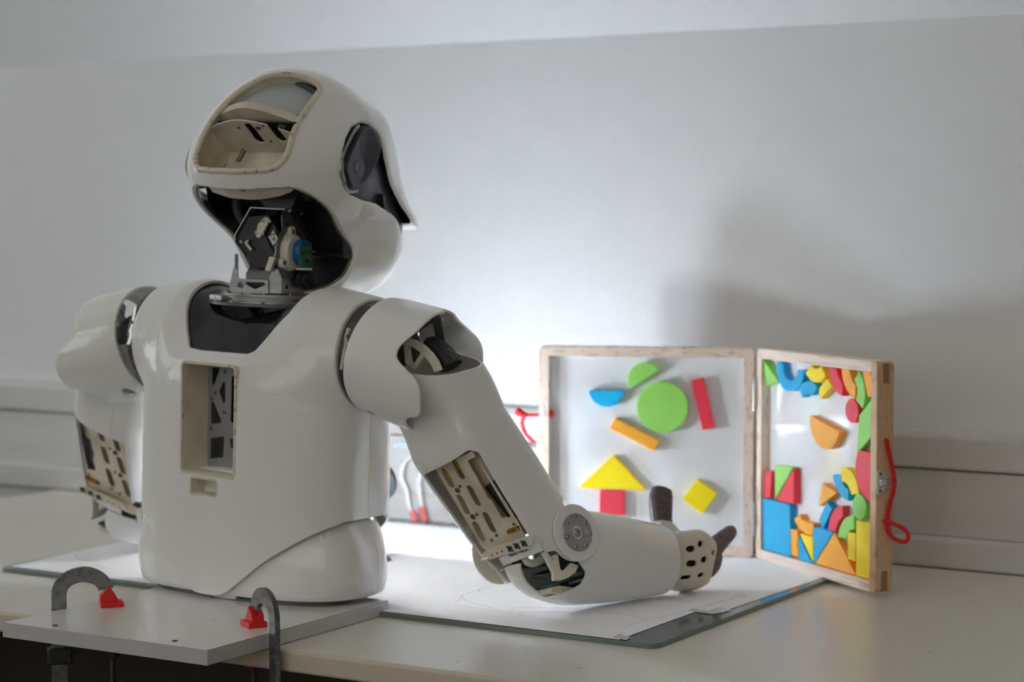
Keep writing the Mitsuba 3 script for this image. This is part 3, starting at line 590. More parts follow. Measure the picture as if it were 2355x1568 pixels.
def d_poly2(u, v, pts):
    """Signed distance in a plane to a polygon (negative inside)."""
    p = np.array(pts, np.float32); q = np.roll(p, -1, 0)
    d2 = np.full(u.shape, 1e9, np.float32); inside = np.zeros(u.shape, bool)
    for (x0, y0), (x1, y1) in zip(p, q):
        ex, ey = x1 - x0, y1 - y0
        wx, wy = u - x0, v - y0
        t = np.clip((wx * ex + wy * ey) / (ex * ex + ey * ey), 0, 1)
        d2 = np.minimum(d2, (wx - ex * t) ** 2 + (wy - ey * t) ** 2)
        c = (y0 <= v) != (y1 <= v)
        inside ^= c & (u < x0 + (v - y0) / (ey if ey else 1e-9) * ex)
    d = np.sqrt(d2)
    return np.where(inside, -d, d)
HF = TF @ shift(-0.002, 0.036, 0) @ rot('z', 13)        # the head is turned a little to its left
SK_C, SK_R = (0.0, 0.0, 0.4775), (0.108, 0.129, 0.106)
JW_C, JW_R = (0.014, 0.050, 0.392), (0.0945, 0.092, 0.0775)
def d_helm0(p):
    q = p - np.array(SK_C, np.float32)
    fl = np.abs(q[..., 0]) * 0.62 - q[..., 1] * 0.46 + q[..., 2] * 0.635 - 0.1085
    return smin(smax(d_ell(p, SK_C, SK_R), fl, 0.03), d_ell(p, JW_C, JW_R), 0.022)
CHAN = [(-0.051, 0.478), (-0.051, 0.490), (-0.042, 0.503), (-0.027, 0.516), (-0.010, 0.5220), (0.003, 0.5205), (0.019, 0.512), (0.0255, 0.500), (0.030, 0.485), (0.045, 0.469), (0.066, 0.453), (0.095, 0.431), (0.130, 0.4055), (0.25, 0.395), (0.25, 0.30),
        (0.102, 0.300), (0.104, 0.350), (0.100, 0.376), (0.091, 0.392), (0.075, 0.409), (0.052, 0.4235), (0.020, 0.4345), (-0.012, 0.439), (-0.036, 0.4445), (-0.046, 0.457)]
def d_mask(p):
    z = p[..., 2]
    a = sp(z, [0.40, 0.414, 0.435, 0.458, 0.496, 0.53, 0.56], [0.104, 0.104, 0.099, 0.097, 0.098, 0.092, 0.075])
    b = sp(z, [0.40, 0.414, 0.435, 0.458, 0.496, 0.53, 0.56], [0.186, 0.176, 0.154, 0.136, 0.106, 0.082, 0.055])
    return smax(smax(smax(d_sup(p, a, b, 3.0, 0.020), z - 0.545, 0.02), 0.4045 - 0.12 * (p[..., 1] - 0.15) - z, 0.004), -p[..., 1], 0.01)
def d_helm(p):
    d = smin(d_helm0(p), d_mask(p), 0.012)
    return smax(d, -d_poly2(p[..., 1], p[..., 2], CHAN), 0.006)
def d_core(p):
    z = p[..., 2]
    a = sp(z, [0.36, 0.376, 0.405, 0.435, 0.47, 0.50, 0.53], [0.080, 0.088, 0.092, 0.088, 0.088, 0.090, 0.080])
    b = sp(z, [0.36, 0.376, 0.405, 0.435, 0.47, 0.50, 0.53], [0.128, 0.136, 0.158, 0.140, 0.115, 0.092, 0.060])
    d = smax(d_sup(p, a, b, 2.8, 0.020), np.maximum(z - 0.53, 0.368 - z + 0.0 * z), 0.008)
    e = d_ell(p, SK_C, (0.0975, 0.119, 0.095))
    d = smax(smin(d, e, 0.01), np.maximum(-0.058 - p[..., 1], 0.373 - z), 0.004)
    lim = np.where(p[..., 1] < 0.060, d_ell(p, SK_C, SK_R) + 0.0042, -1.0)
    lim = np.where(p[..., 1] < 0.060, np.minimum(lim, np.minimum(d_ell(p, JW_C, JW_R), np.where(z > 0.40, d_mask(p), 9.0)) + 0.0044), -1.0)
    return np.maximum(d, lim)
# ================================================================ robot: materials
def peel(sc): return proc(lambda p, n, uv: noise(p.x * sc, p.y * sc, p.z * sc) * 0.6 + noise(p.x * sc * 2.3, p.y * sc * 2.3, p.z * sc * 2.3) * 0.4)
M_SHELL = pr('m_shell', proc(lambda p, n, uv: mix(lin(228, 228, 226), lin(222, 221, 218), fbm(p.x * 11, p.y * 11, p.z * 11))), 0.14, spec=0.5, coat=0.6, bump=peel(150.0), bscale=0.00022)
M_SHELLIN = pr('m_shell_inner', proc(lambda p, n, uv: mix(lin(226, 221, 208), lin(205, 196, 178), fbm(p.x * 25, p.y * 25, p.z * 25))), 0.45)
M_CREAM = pr('m_cream', proc(lambda p, n, uv: mix(lin(214, 207, 190), lin(192, 182, 160), smoothstep(0.35, 0.8, fbm(p.x * 40, p.y * 40, p.z * 30)))), 0.42)
M_CREAMR = pr('m_cream_rim', proc(lambda p, n, uv: mix(mix(lin(212, 205, 188), lin(196, 186, 164), fbm(p.x * 60, p.y * 60, p.z * 60)), lin(110, 96, 78), smoothstep(0.72, 0.86, noise(p.x * 240, p.y * 240, p.z * 200)) * 0.6)), 0.4)
M_BLACK = pr('m_black_gloss', lin(18, 20, 26), 0.09, spec=0.5, coat=0.5, bump=peel(90.0), bscale=0.0005)
M_BLACKM = pr('m_black_matte', proc(lambda p, n, uv: mix(lin(44, 46, 52), lin(36, 38, 44), fbm(p.x * 80, p.y * 80, p.z * 80))), 0.42)
M_SERVO = pr('m_servo', lin(15, 15, 17), 0.36)
M_ALU = pr('m_alu', proc(lambda p, n, uv: mix(lin(176, 176, 176), lin(140, 139, 138), fbm(p.x * 40, p.y * 40, p.z * 260))), 0.34, 0.85)
M_STEELD = pr('m_dark_steel', lin(104, 101, 100), 0.36, 0.75)
M_NYLON = pr('m_nylon', proc(lambda p, n, uv: mix(lin(226, 222, 208), lin(214, 208, 190), fbm(p.x * 70, p.y * 70, p.z * 70))), 0.55)
M_PCB = pr('m_pcb', lin(28, 84, 62), 0.3)
M_BRASS = pr('m_brass', lin(214, 170, 84), 0.3, 1.0)
M_BLUE = pr('m_blue_plastic', lin(14, 92, 168), 0.35)
M_DARK = pr('m_dark_inside', lin(30, 30, 31), 0.6)
M_TEXT = pr('m_text', lin(34, 34, 36), 0.6)
M_TEXTG = pr('m_text_grey', lin(196, 198, 198), 0.6)
M_LABEL = pr('m_label', lin(214, 216, 214), 0.45)
M_CABLE = pr('m_cable', proc(lambda p, n, uv: mix(lin(44, 44, 48), lin(20, 20, 24), noise(p.x * 1400, p.y * 1400, p.z * 1400))), 0.55)
rob = thing('robot', 'white humanoid robot torso with head and two arms, seen from behind, mounted on the board', 'robot')
def shell(fn, lo, hi, h, t):
    return mf(solid(fn, lo, hi, h)), mf(solid(lambda p: fn(p) + t, lo, hi, h * 1.15))
# ---------------------------------------------------------------- torso shell
lo, hi = (-0.158, -0.100, -0.012), (0.158, 0.100, 0.350)
t_out, t_in = shell(d_torso, lo, hi, 0.0024, 0.003)
vz = [(-0.2, 0.102), (-0.150, 0.0965), (-0.143, 0.0925), (-0.127, 0.083), (-0.105, 0.069), (-0.0755, 0.0485), (-0.057, 0.0345), (-0.044, 0.0225), (-0.034, 0.0125), (-0.024, 0.0075), (-0.010, 0.0055),
      (0.012, 0.0062), (0.025, 0.0102), (0.036, 0.0182), (0.057, 0.0345), (0.0765, 0.0500), (0.1055, 0.0692), (0.127, 0.083), (0.143, 0.0925), (0.150, 0.0965), (0.2, 0.102)]
vz = spline(vz, 4).tolist()
XZ = np.eye(4); XZ[:3, 0], XZ[:3, 1], XZ[:3, 2] = [1, 0, 0], [0, 0, 1], [0, -1, 0]      # polygon (x, z) extruded along -y
def cutY(pts_or_cs, y0, y1):
    cs = pts_or_cs if isinstance(pts_or_cs, CS) else poly(pts_or_cs)
    return tf(cs.extrude(y1 - y0).translate([0, 0, -y1]), XZ)
apron_cut = cutY(vz + [(0.2, -0.2), (-0.2, -0.2)], -0.3, 0.3)
bay_o = rrect(0.0800, 0.121, 0.005, -0.0045, 0.1965)
bay_s = rrect(0.0400, 0.0190, 0.003, -0.0090, 0.1222)
panel = rpoly([(-0.049, 0.2715), (-0.030, 0.2700), (0.040, 0.2705), (0.0485, 0.2740), (0.066, 0.3000), (0.079, 0.3160), (0.086, 0.345), (-0.086, 0.345), (-0.0775, 0.3215), (-0.071, 0.3070), (-0.0615, 0.2890)], 0.006)
cutters = apron_cut + cutY(bay_o, -0.2, 0.0) + cutY(bay_s, -0.2, 0.0) + cutY(panel, -0.2, -0.0)
neck_hole = tf(cyl(0.066, 0.30, 0.40), shift(0, 0.014, 0)) + cutY(panel, -0.1, 0.09) ^ box(-1, 1, -1, 1, 0.318, 1)
sh_open = sum((box(s * 0.153 - 0.002, s * 0.153 + 0.002, -1, 1, -1, 1) ^ tf(cyl(0.055, -0.2, 0.2), shift(0, 0.004, 0.272) @ rot([0, 1, 0], 90)) for s in (-1, 1)), Mf())
front_window = cutY(rrect(0.05, 0.07, 0.006, 0.06, 0.150), 0.0, 0.2)
t_shell = t_out - t_in - cutters - neck_hole - sh_open - front_window
for i, (a, b) in enumerate(((-1, 0.0018), (0.0022, 1))):
    obj('torso_shell', tt(t_shell ^ box(-1, 1, a, b, -1, 1)), M_SHELL, 38, 'robot')
# black collar panel under the neck
blk = mf(solid(lambda p: d_torso(p) + 0.0045, (-0.11, -0.1, 0.255), (0.11, 0.06, 0.345), 0.0024)) ^ cutY(panel.offset(0.004, m3d.JoinType.Round), -0.2, 0.06)
blk = blk - mf(solid(lambda p: d_torso(p) + 0.008, (-0.12, -0.1, 0.245), (0.12, 0.06, 0.345), 0.004)) - tf(cyl(0.060, 0.29, 0.40), shift(0, 0.014, 0))
obj('collar_panel', tt(blk), M_BLACK, 40, 'robot', label='glossy black collar panel below the neck')
# ---------------------------------------------------------------- rear bays
def tub(key, cs, y0, y1, label, wall=0.0016, m=None):
    k = key_free('robot__' + key); tag(k, label)
    rim = cutY(cs.offset(0.0014, m3d.JoinType.Round), -0.0868, -0.0825) - cutY(cs.offset(-0.0012, m3d.JoinType.Round), -1, 1)
    obj('rim', tt(rim), M_CREAMR, 30, k)
    w = cutY(cs.offset(0.0004, m3d.JoinType.Round), -0.0838, y1) - cutY(cs.offset(-wall, m3d.JoinType.Round), -1, 1)
    obj('side_wall', tt(w), M_CREAM, 30, k)
    return k
bk = tub('back_bay', bay_o, -0.08, -0.0455, 'large open rectangular bay in the back of the torso')
bp = poly(shapely.box(-0.0425, 0.136, 0.038, 0.257).exterior.coords[:-1])
holes = [[(-0.0372,0.249),(-0.0244,0.2499),(-0.0343,0.2287),(-0.0369,0.2294)], [(-0.0261,0.2232),(-0.0196,0.2347),(-0.0169,0.2349),(-0.0164,0.2123),(-0.0194,0.2099)], [(-0.038,0.211),(-0.0342,0.2113),(-0.0221,0.191),(-0.0232,0.1881),(-0.0376,0.1858)],
         [(-0.0073,0.2415),(0.0104,0.2435),(0.0115,0.1902),(-0.008,0.1903)], [(-0.0386,0.1697),(-0.0173,0.174),(-0.0183,0.1507),(-0.0385,0.1466)], [(-0.0091,0.1722),(0.0118,0.1753),(0.012,0.1631),(-0.007,0.1619)]]
for h in holes: bp = bp - rpoly(h, 0.0018)
obj('back_plate', tt(cutY(bp, -0.047, -0.0455)), pr('m_plate', lin(168, 170, 172), 0.42, 0.75), 30, bk, label='grey metal plate with cut-outs')
for x, z in [(-0.0306,0.2208),(-0.0358,0.2145),(-0.0366,0.1811),(-0.0169,0.2458),(-0.0173,0.201),(-0.0012,0.1494)]:
    obj('screw', tt(tf(lathe([(0, 0), (0.0021, 0), (0.0021, 0.0008), (0.0012, 0.0014), (0.0009, 0.0014), (0.0009, 0.0006), (0, 0.0006)], 20), shift(x, -0.047, z) @ rot('x', 90))), M_SCREW, 30, bk)
k2 = tub('cable_port', bay_s, -0.08, -0.034, 'small open port below the large bay')
obj('connector', tt(rbox(0.002, 0.0108, -0.038, -0.033, 0.1150, 0.1305, 0.001)), M_SERVO, 30, k2)
obj('screw', tt(tf(cyl(0.0021, 0, 0.001, 16), shift(-0.003, -0.0345, 0.1225) @ rot('x', 90))), M_SCREW, 30, k2)
obj('back_wall', tt(cutY(bay_s, -0.0345, -0.033)), M_CREAM, 30, k2)
# what shows through the cut-outs
ek = key_free('robot__electronics'); tag(ek, 'dark electronics inside the torso')
obj('battery', tt(rbox(-0.035, 0.05, -0.022, 0.02, 0.175, 0.262, 0.003)), M_SERVO, 30, ek)
obj('circuit_board', tt(rbox(-0.012, 0.0, -0.028, -0.0265, 0.19, 0.25, 0.0005)), M_PCB, False, ek)
obj('bracket', tt(cutY(rpoly([(-0.04, 0.135), (-0.015, 0.150), (0.0, 0.165), (0.012, 0.150), (0.02, 0.150), (0.02, 0.165), (0.0, 0.178), (-0.02, 0.172), (-0.045, 0.160)], 0.003), 0.0, 0.004)), M_STEELD, 30, ek)
obj('cable', tt(cat(tube(spline([(-0.05, -0.02, 0.2), (-0.03, -0.026, 0.182), (-0.01, -0.026, 0.178), (0.02, -0.02, 0.17), (0.05, 0.0, 0.16)], 8), 0.0022, 10), tube(spline([(-0.05, -0.01, 0.19), (-0.02, -0.015, 0.172), (0.03, -0.01, 0.168)], 8), 0.0018, 10))), M_CABLE, True, ek)
# ---------------------------------------------------------------- base cover and foot ring
s_out, s_in = shell(d_skirt, (-0.170, -0.100, -0.004), (0.162, 0.100, 0.146), 0.0024, 0.003)
tabs = cutY([(-0.2, -0.1), (0.2, -0.1), (0.2, 0.0065), (0.031, 0.0055), (0.029, 0.0012), (0.010, 0.0004), (-0.001, 0.0012), (-0.014, 0.0052), (-0.2, 0.0045)], -0.3, 0.0) + cutY([(-0.2, -0.1), (0.2, -0.1), (0.2, 0.0065), (-0.2, 0.0065)], 0.0, 0.3)
sk = s_out - s_in - tabs
for i, (a, b) in enumerate(((-1, 0.0148), (0.0152, 1))):
    obj('base_cover', tq(sk ^ box(-1, 1, a, b, -1, 1)), M_SHELL, 38, 'robot')
obj('foot_ring', tq(lathe([(0.080, 0.0002), (0.1075, 0.0002), (0.1075, 0.0028), (0.104, 0.0042), (0.080, 0.0042)], 96).scale([1.30, 0.70, 1]).translate([0.000, 0.0, 0])), M_STEELD, 30, 'robot', label='dark metal ring under the torso')
obj('foot_ring', tq(lathe([(0.078, 0.0042), (0.101, 0.0042), (0.101, 0.0085), (0.078, 0.0085)], 96).scale([1.30, 0.70, 1]).translate([0.000, 0.0, 0])), M_ALU, 30, 'robot')
obj('pedestal', tq(rbox(-0.07, 0.07, -0.05, 0.05, 0.0002, 0.06, 0.003)), M_DARK, 30, 'robot')
obj('latch', tq(rbox(0.118, 0.142, 0.0, 0.012, 0.0030, 0.0062, 0.001) + rbox(0.126, 0.140, -0.006, 0.002, 0.0030, 0.0085, 0.001)), M_ALU, 30, 'robot', label='small metal latch at the base')
# ---------------------------------------------------------------- shoulder joints
for s in (-1, 1):
    k = key_free('robot__shoulder_joint'); tag(k, 'dark metal shoulder joint with screws and a silver lever')
    F = TF @ shift(s * 0.1525, 0.004, 0.272) @ frame([0, 0, 0], None, [0, 0, 1], [s, 0, 0])
    obj('ring', tf(lathe([(0.040, -0.012), (0.0565, -0.012), (0.0585, 0.000), (0.0575, 0.013), (0.040, 0.013)], 96), F), M_STEELD, 30, k)
    obj('bezel', tf(lathe([(0.0555, -0.001), (0.0605, -0.001), (0.0612, 0.0005), (0.0600, 0.0016), (0.0555, 0.0016)], 96), F), M_ALU, 30, k)
    for a in range(8):
        t = math.radians(a * 45 + 20)
        sc = lathe([(0, 0), (0.0020, 0), (0.0020, 0.001), (0.0012, 0.0018), (0, 0.0018)], 12)
        obj('screw', tf(sc, F @ rot('z', math.degrees(t)) @ shift(0.0578, 0, 0.008) @ rot('y', 90)), M_SCREW, 30, k)
    lv = rpoly([(-0.026, -0.0015), (-0.024, 0.0022), (0.000, 0.0022), (0.004, 0.0040), (0.008, 0.0012), (0.016, 0.0022), (0.019, 0.0040), (0.020, -0.0020), (0.010, -0.0030), (0.004, -0.0016), (-0.002, -0.0020)], 0.0008)
    side = 180 if s > 0 else 0
    obj('lever', tf(ext(lv, 0.0, 0.003, 0.0004), F @ rot('z', side - s * 14) @ shift(0.0580, 0, 0.007) @ frame([0, 0, 0], [0, -1, 0], [0, 0, 1])), M_CHROME, 30, k, label='silver lever')
# ================================================================ robot head
def th(man): return tf(man, HF) if isinstance(man, Mf) else man.copy().apply_transform(HF)
hd = key_free('robot__head'); tag(hd, 'round white helmet-like head with black side strip and open back')
h_out = mf(solid(d_helm, (-0.116, -0.135, 0.305), (0.116, 0.205, 0.590), 0.0024))
h_in = mf(solid(lambda p: np.maximum(smin(d_helm0(p), d_mask(p), 0.012), -9.0) + 0.0032, (-0.116, -0.135, 0.305), (0.116, 0.205, 0.590), 0.0030))
YZ = np.eye(4); YZ[:3, 0], YZ[:3, 1], YZ[:3, 2] = [0, 1, 0], [0, 0, 1], [1, 0, 0]        # polygon (y, z) extruded along x
def cutX(cs, x0, x1):
    cs = cs if isinstance(cs, CS) else poly(cs)
    return tf(cs.extrude(x1 - x0).translate([0, 0, x0]), YZ)
low = spline([(-0.135, 0.4445), (-0.110, 0.4500), (-0.100, 0.4502), (-0.088, 0.4455), (-0.071, 0.4370), (-0.051, 0.4250), (-0.027, 0.4080), (-0.010, 0.3900), (-0.0045, 0.3780), (-0.003, 0.3650), (-0.001, 0.3510), (-0.003, 0.3380), (-0.010, 0.3250)], 5).tolist()
low_cut = cutX(low + [(-0.10, 0.29), (-0.16, 0.29), (-0.16, 0.4445)], -0.2, 0.2)
CFo = np.array([0.0, -0.090, 0.520]); CFn = np.array([0.0, -0.80, 0.60]); CFv = np.array([0.0, 0.60, 0.80])
CF = np.eye(4); CF[:3, 0], CF[:3, 1], CF[:3, 2], CF[:3, 3] = [1, 0, 0], CFv, CFn, CFo
bay = Polygon([(-0.0518,-0.0469),(-0.0447,-0.0553),(-0.0226,-0.0616),(0.0081,-0.0630),(0.0352,-0.0576),(0.0456,-0.0522),(0.0523,-0.0433),(0.0547,-0.0318),(0.0541,-0.0116),(0.0536,0.0088),(0.0541,0.0363),(0.0526,0.0601),(0.0506,0.0675),(0.0449,0.0712),(0.0360,0.0723),(0.0259,0.0704),(0.0166,0.0661),(0.0063,0.0560),(-0.0034,0.0420),(-0.0175,0.0288),(-0.0316,0.0102),(-0.0405,-0.0115),(-0.0470,-0.0311)])
bay = Polygon(spline(list(bay.buffer(0.0028).exterior.coords)[:-1][::2], 5, True)).buffer(0)
bay_cs = poly(list(bay.exterior.coords)[:-1])
bay_prism = tf(bay_cs.extrude(0.14).translate([0, 0, -0.052]), CF)
helm = h_out - h_in - low_cut - bay_prism
parts = helm.decompose()
parts = sorted(parts, key=lambda m: -m.volume())
hk = obj('helmet', th(sum(parts[1:], parts[0])), M_SHELL, 40, hd)
# rim of the upper rear bay
ring = []
for u, v in np.array([bay.exterior.interpolate(t, True).coords[0] for t in np.linspace(0, 1, 150, endpoint=False)]):
    p0 = CFo + u * np.array([1, 0, 0]) + v * CFv
    ts = np.arange(-0.045, 0.05, 0.0005)
    dd = d_helm0((p0 + ts[:, None] * CFn).astype(np.float32)); i = np.argmax(dd > 0)
    ring.append(p0 + ts[i] * CFn - CFn * 0.0005)
ring = np.array(ring); ring = (ring + np.roll(ring, 1, 0) + np.roll(ring, -1, 0)) / 3
obj('bay_rim', th(tube(ring, 0.0034, 14, True)), M_CREAMR, True, hd, label='cream rubber rim around the open rear bay')
# inside of the bay: walls, panel with lettering, ledge, pocket with slots
inner = mf(solid(lambda p: d_helm0(p) + 0.0034, (-0.110, -0.13, 0.43), (0.110, 0.05, 0.582), 0.0034))
bk2 = key_free('robot__head__rear_bay')
wall_cs = bay_cs.offset(0.0016, m3d.JoinType.Round) - bay_cs.offset(-0.0002, m3d.JoinType.Round)
bwall = (tf(wall_cs.extrude(0.16).translate([0, 0, -0.05]), CF) ^ inner)
obj('bay_wall', th(bwall), M_CREAM, 40, hd)
slab = lambda a, b, c0, c1: tf(box(-0.062, 0.062, a, b, c0, c1), CF)
led = (inner ^ slab(0.0035, 0.0135, -0.06, 0.2) ^ tf(bay_cs.extrude(0.2).translate([0, 0, -0.1]), CF))
led = led - mf(solid(lambda p: d_helm0(p) + 0.024, (-0.110, -0.13, 0.43), (0.110, 0.05, 0.582), 0.004))
obj('bay_ledge', th(led), M_CREAM, 40, hd, label='cream arched ledge across the rear bay')
M_IO = pr('m_io_panel', lin(176, 182, 184), 0.5)
io = mf(solid(lambda p: d_helm0(p) + 0.0120, (-0.110, -0.13, 0.43), (0.110, 0.05, 0.582), 0.003)) - mf(solid(lambda p: d_helm0(p) + 0.0140, (-0.110, -0.13, 0.43), (0.110, 0.05, 0.582), 0.003))
io = io ^ tf(bay_cs.offset(0.003, m3d.JoinType.Round).extrude(0.2).translate([0, 0, -0.1]), CF) ^ slab(0.0125, 0.09, -0.1, 0.1)
slot = tf(rrect(0.020, 0.0085, 0.0015, 0.0300, 0.0150).extrude(0.1).translate([0, 0, -0.05]), CF) + tf(cyl(0.0085, -0.05, 0.05), CF @ shift(0.0530, 0.0190, 0))
obj('control_panel', th(io - slot), M_IO, 30, hd, label='grey panel with engraved lettering')
def on_panel(mesh, v0):
    """Lays flat lettering (u, v, height) onto the curved panel."""
    t = tm(mesh).subdivide() if len(tm(mesh).vertices) < 400 else tm(mesh).copy()
    vs = np.array(t.vertices); ts = np.arange(-0.06, 0.04, 0.0004); out = []
    for u, v, h in vs:
        p0 = CFo + u * np.array([1, 0, 0]) + (v + v0) * CFv
        dd = d_helm0((p0 + ts[:, None] * CFn).astype(np.float32)) + 0.0120; i = int(np.argmax(dd > 0))
        out.append(p0 + (ts[i] + h - 0.0002) * CFn)
    return trimesh.Trimesh(np.array(out), t.faces, process=False)
for tx, u, v in (('0', -0.0060, 0.0215), ('RESET', 0.0000, 0.0222), ('I', 0.0180, 0.0245), ('USER COM', 0.0228, 0.0255)):
    t = meshkit.text_mesh(tx, 0.0038, 0.0004); t.apply_transform(np.array([[0.82, 0, 0, u], [0.06, 1, 0, 0], [0, 0, 1, 0], [0, 0, 0, 1]]))
    obj('lettering', th(on_panel(t, v)), M_TEXTG, False, hd, label='engraved lettering ' + tx)
spk = poly([(-0.002, -0.001), (-0.0002, -0.001), (0.002, -0.0028), (0.002, 0.0028), (-0.0002, 0.001), (-0.002, 0.001)])
obj('lettering', th(on_panel(mv(ext(spk, 0, 0.0004), shift(-0.0150, 0, 0)), 0.0215)), M_TEXTG, False, hd, label='engraved loudspeaker symbol')
cp = lambda r: poly(list(Point(0.0475, 0).buffer(r, quad_segs=6).exterior.coords)[:-1])
rg = cp(0.0028) - cp(0.0022) + cp(0.0010)
obj('lettering', th(on_panel(ext(rg, 0, 0.0004), 0.0300)), M_TEXTG, False, hd, label='engraved round symbol')
PYB = -0.060
HSm = frame([0, -0.098, 0.5115], [1, 0, 0], [0, 0.036, -0.0225])
def hs(cs, z0, z1): return th(tf(cs.extrude(z1 - z0).translate([0, 0, z0]), HSm))
pk = poly([(-0.062, -0.019), (0.062, -0.019), (0.062, 0.0425), (-0.062, 0.0425)])
for h in ([(0.0021,-0.0087),(0.0064,-0.0126),(0.0114,-0.0127),(0.0131,-0.0026),(0.0131,0.0232),(0.0092,0.0252),(0.0057,0.0247),(0.0024,0.0196),(0.0033,0.004)],
          [(0.0305,-0.0131),(0.0352,-0.0164),(0.0383,-0.0146),(0.0408,-0.0096),(0.0428,0.0159),(0.0392,0.0218),(0.0349,0.0223),(0.0312,0.0162)],
          [(0.0591,-0.0175),(0.0629,-0.0188),(0.071,-0.019),(0.0677,-0.0013),(0.0594,0.0027),(0.0585,-0.0074)]):
    pk = pk - rpoly(h, 0.0012)
inn = th(inner)
obj('pocket_back', hs(pk, -0.0008, 0.0008) ^ inn, M_CREAM, 30, hd, label='slotted sloping wall of the rear bay pocket')
bh = tf(cyl(0.024, -0.1, 0.1), shift(0.046, PYB, 0.462) @ rot('x', 90))
obj('pocket_wall', th((box(-0.062, 0.064, PYB, PYB + 0.0016, 0.446, 0.4905) - bh) ^ inner), M_CREAM, 30, hd)
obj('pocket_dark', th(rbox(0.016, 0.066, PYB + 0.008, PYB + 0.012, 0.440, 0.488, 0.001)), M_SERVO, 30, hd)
for (x, y), m in zip([(-0.0063,-0.0047),(0.0179,-0.0042),(0.0262,-0.0095),(0.048,-0.0075),(0.0214,0.0209)], (0.0016, 0.0032, 0.0017, 0.0040, 0.0016)):
    obj('screw', th(tf(lathe([(0, 0), (m, 0), (m, 0.0007), (m * 0.6, 0.0013), (m * 0.4, 0.0013), (m * 0.4, 0.0004), (0, 0.0004)], 20), HSm @ shift(x, y, -0.0008) @ rot('x', 180))), M_SCREW, 30, hd)
obj('inner_frame', hs(rrect(0.10, 0.036, 0.002, 0.008, 0.020), 0.010, 0.012), M_SERVO, 30, hd)
cq = [(-0.0264,0.4762),(-0.0174,0.4912),(-0.0132,0.4877),(-0.0205,0.4763)]
obj('connector', th(cutY(cq, -0.0752, -0.0735)), M_SERVO, False, hd)
cq = np.array(cq); M_GOLD = pr('m_gold_contact', lin(150, 112, 62), 0.4, 0.8)
for i in range(5):
    a = cq[0] + (cq[1] - cq[0]) * (i + 0.5) / 5; b = cq[3] + (cq[2] - cq[3]) * (i + 0.5) / 5; n_ = (cq[1] - cq[0]) * 0.055
    obj('contact', th(cutY([a * 0.75 + b * 0.25 - n_, a * 0.2 + b * 0.8 - n_, a * 0.2 + b * 0.8 + n_, a * 0.75 + b * 0.25 + n_], -0.0760, -0.0750)), M_GOLD, False, hd)
M_LINER = pr('m_liner', lin(112, 98, 84), 0.18, spec=0.5)
lin_o = mf(solid(lambda p: smin(d_helm0(p), d_mask(p), 0.012) + 0.0038, (-0.116, -0.135, 0.300), (0.116, 0.205, 0.590), 0.0034))
lin_i = mf(solid(lambda p: smin(d_helm0(p), d_mask(p), 0.012) + 0.0056, (-0.116, -0.135, 0.300), (0.116, 0.205, 0.590), 0.0034))
liner = (lin_o - lin_i - low_cut - bay_prism - cutX(list(Polygon(CHAN).buffer(0.008).exterior.coords)[:-1], -0.3, 0.3)) ^ box(-1, 1, -1, 1, 0.2, 0.452)
obj('chin_plate', th(box(-0.12, 0.12, 0.046, 0.049, 0.30, 0.445) ^ lin_i), M_BLACKM, 30, hd)
obj('liner', th(liner), M_LINER, 40, hd, label='dark glossy inside of the helmet')
# black core seen along the side strip, ear disc
core = mf(solid(d_core, (-0.110, -0.07, 0.36), (0.110, 0.190, 0.585), 0.0028))
core_in = mf(solid(lambda p: d_core(p) + 0.004, (-0.110, -0.12, 0.36), (0.110, 0.190, 0.585), 0.0036)) + box(-0.092, 0.092, -0.2, -0.030, 0.30, 0.60) + (box(-0.076, 0.076, -0.2, 0.02, 0.30, 0.440))
obj('side_panel', th(core - core_in), M_BLACKM, 40, hd, label='matte black panel along the side of the head')
ear = Polygon([(-0.0085,0.5182),(0.0049,0.5173),(0.0174,0.5116),(0.0232,0.5024),(0.0221,0.4891),(0.0139,0.479),(-0.0026,0.4644),(-0.0166,0.4547),(-0.0296,0.4519),(-0.0426,0.4526),(-0.0511,0.4612),(-0.0555,0.4703),(-0.0531,0.48),(-0.0442,0.4925),(-0.0307,0.5064),(-0.0203,0.5141)])
ear = Polygon(spline(list(ear.exterior.coords)[:-1], 4, True)).buffer(0)
ec = ear.centroid
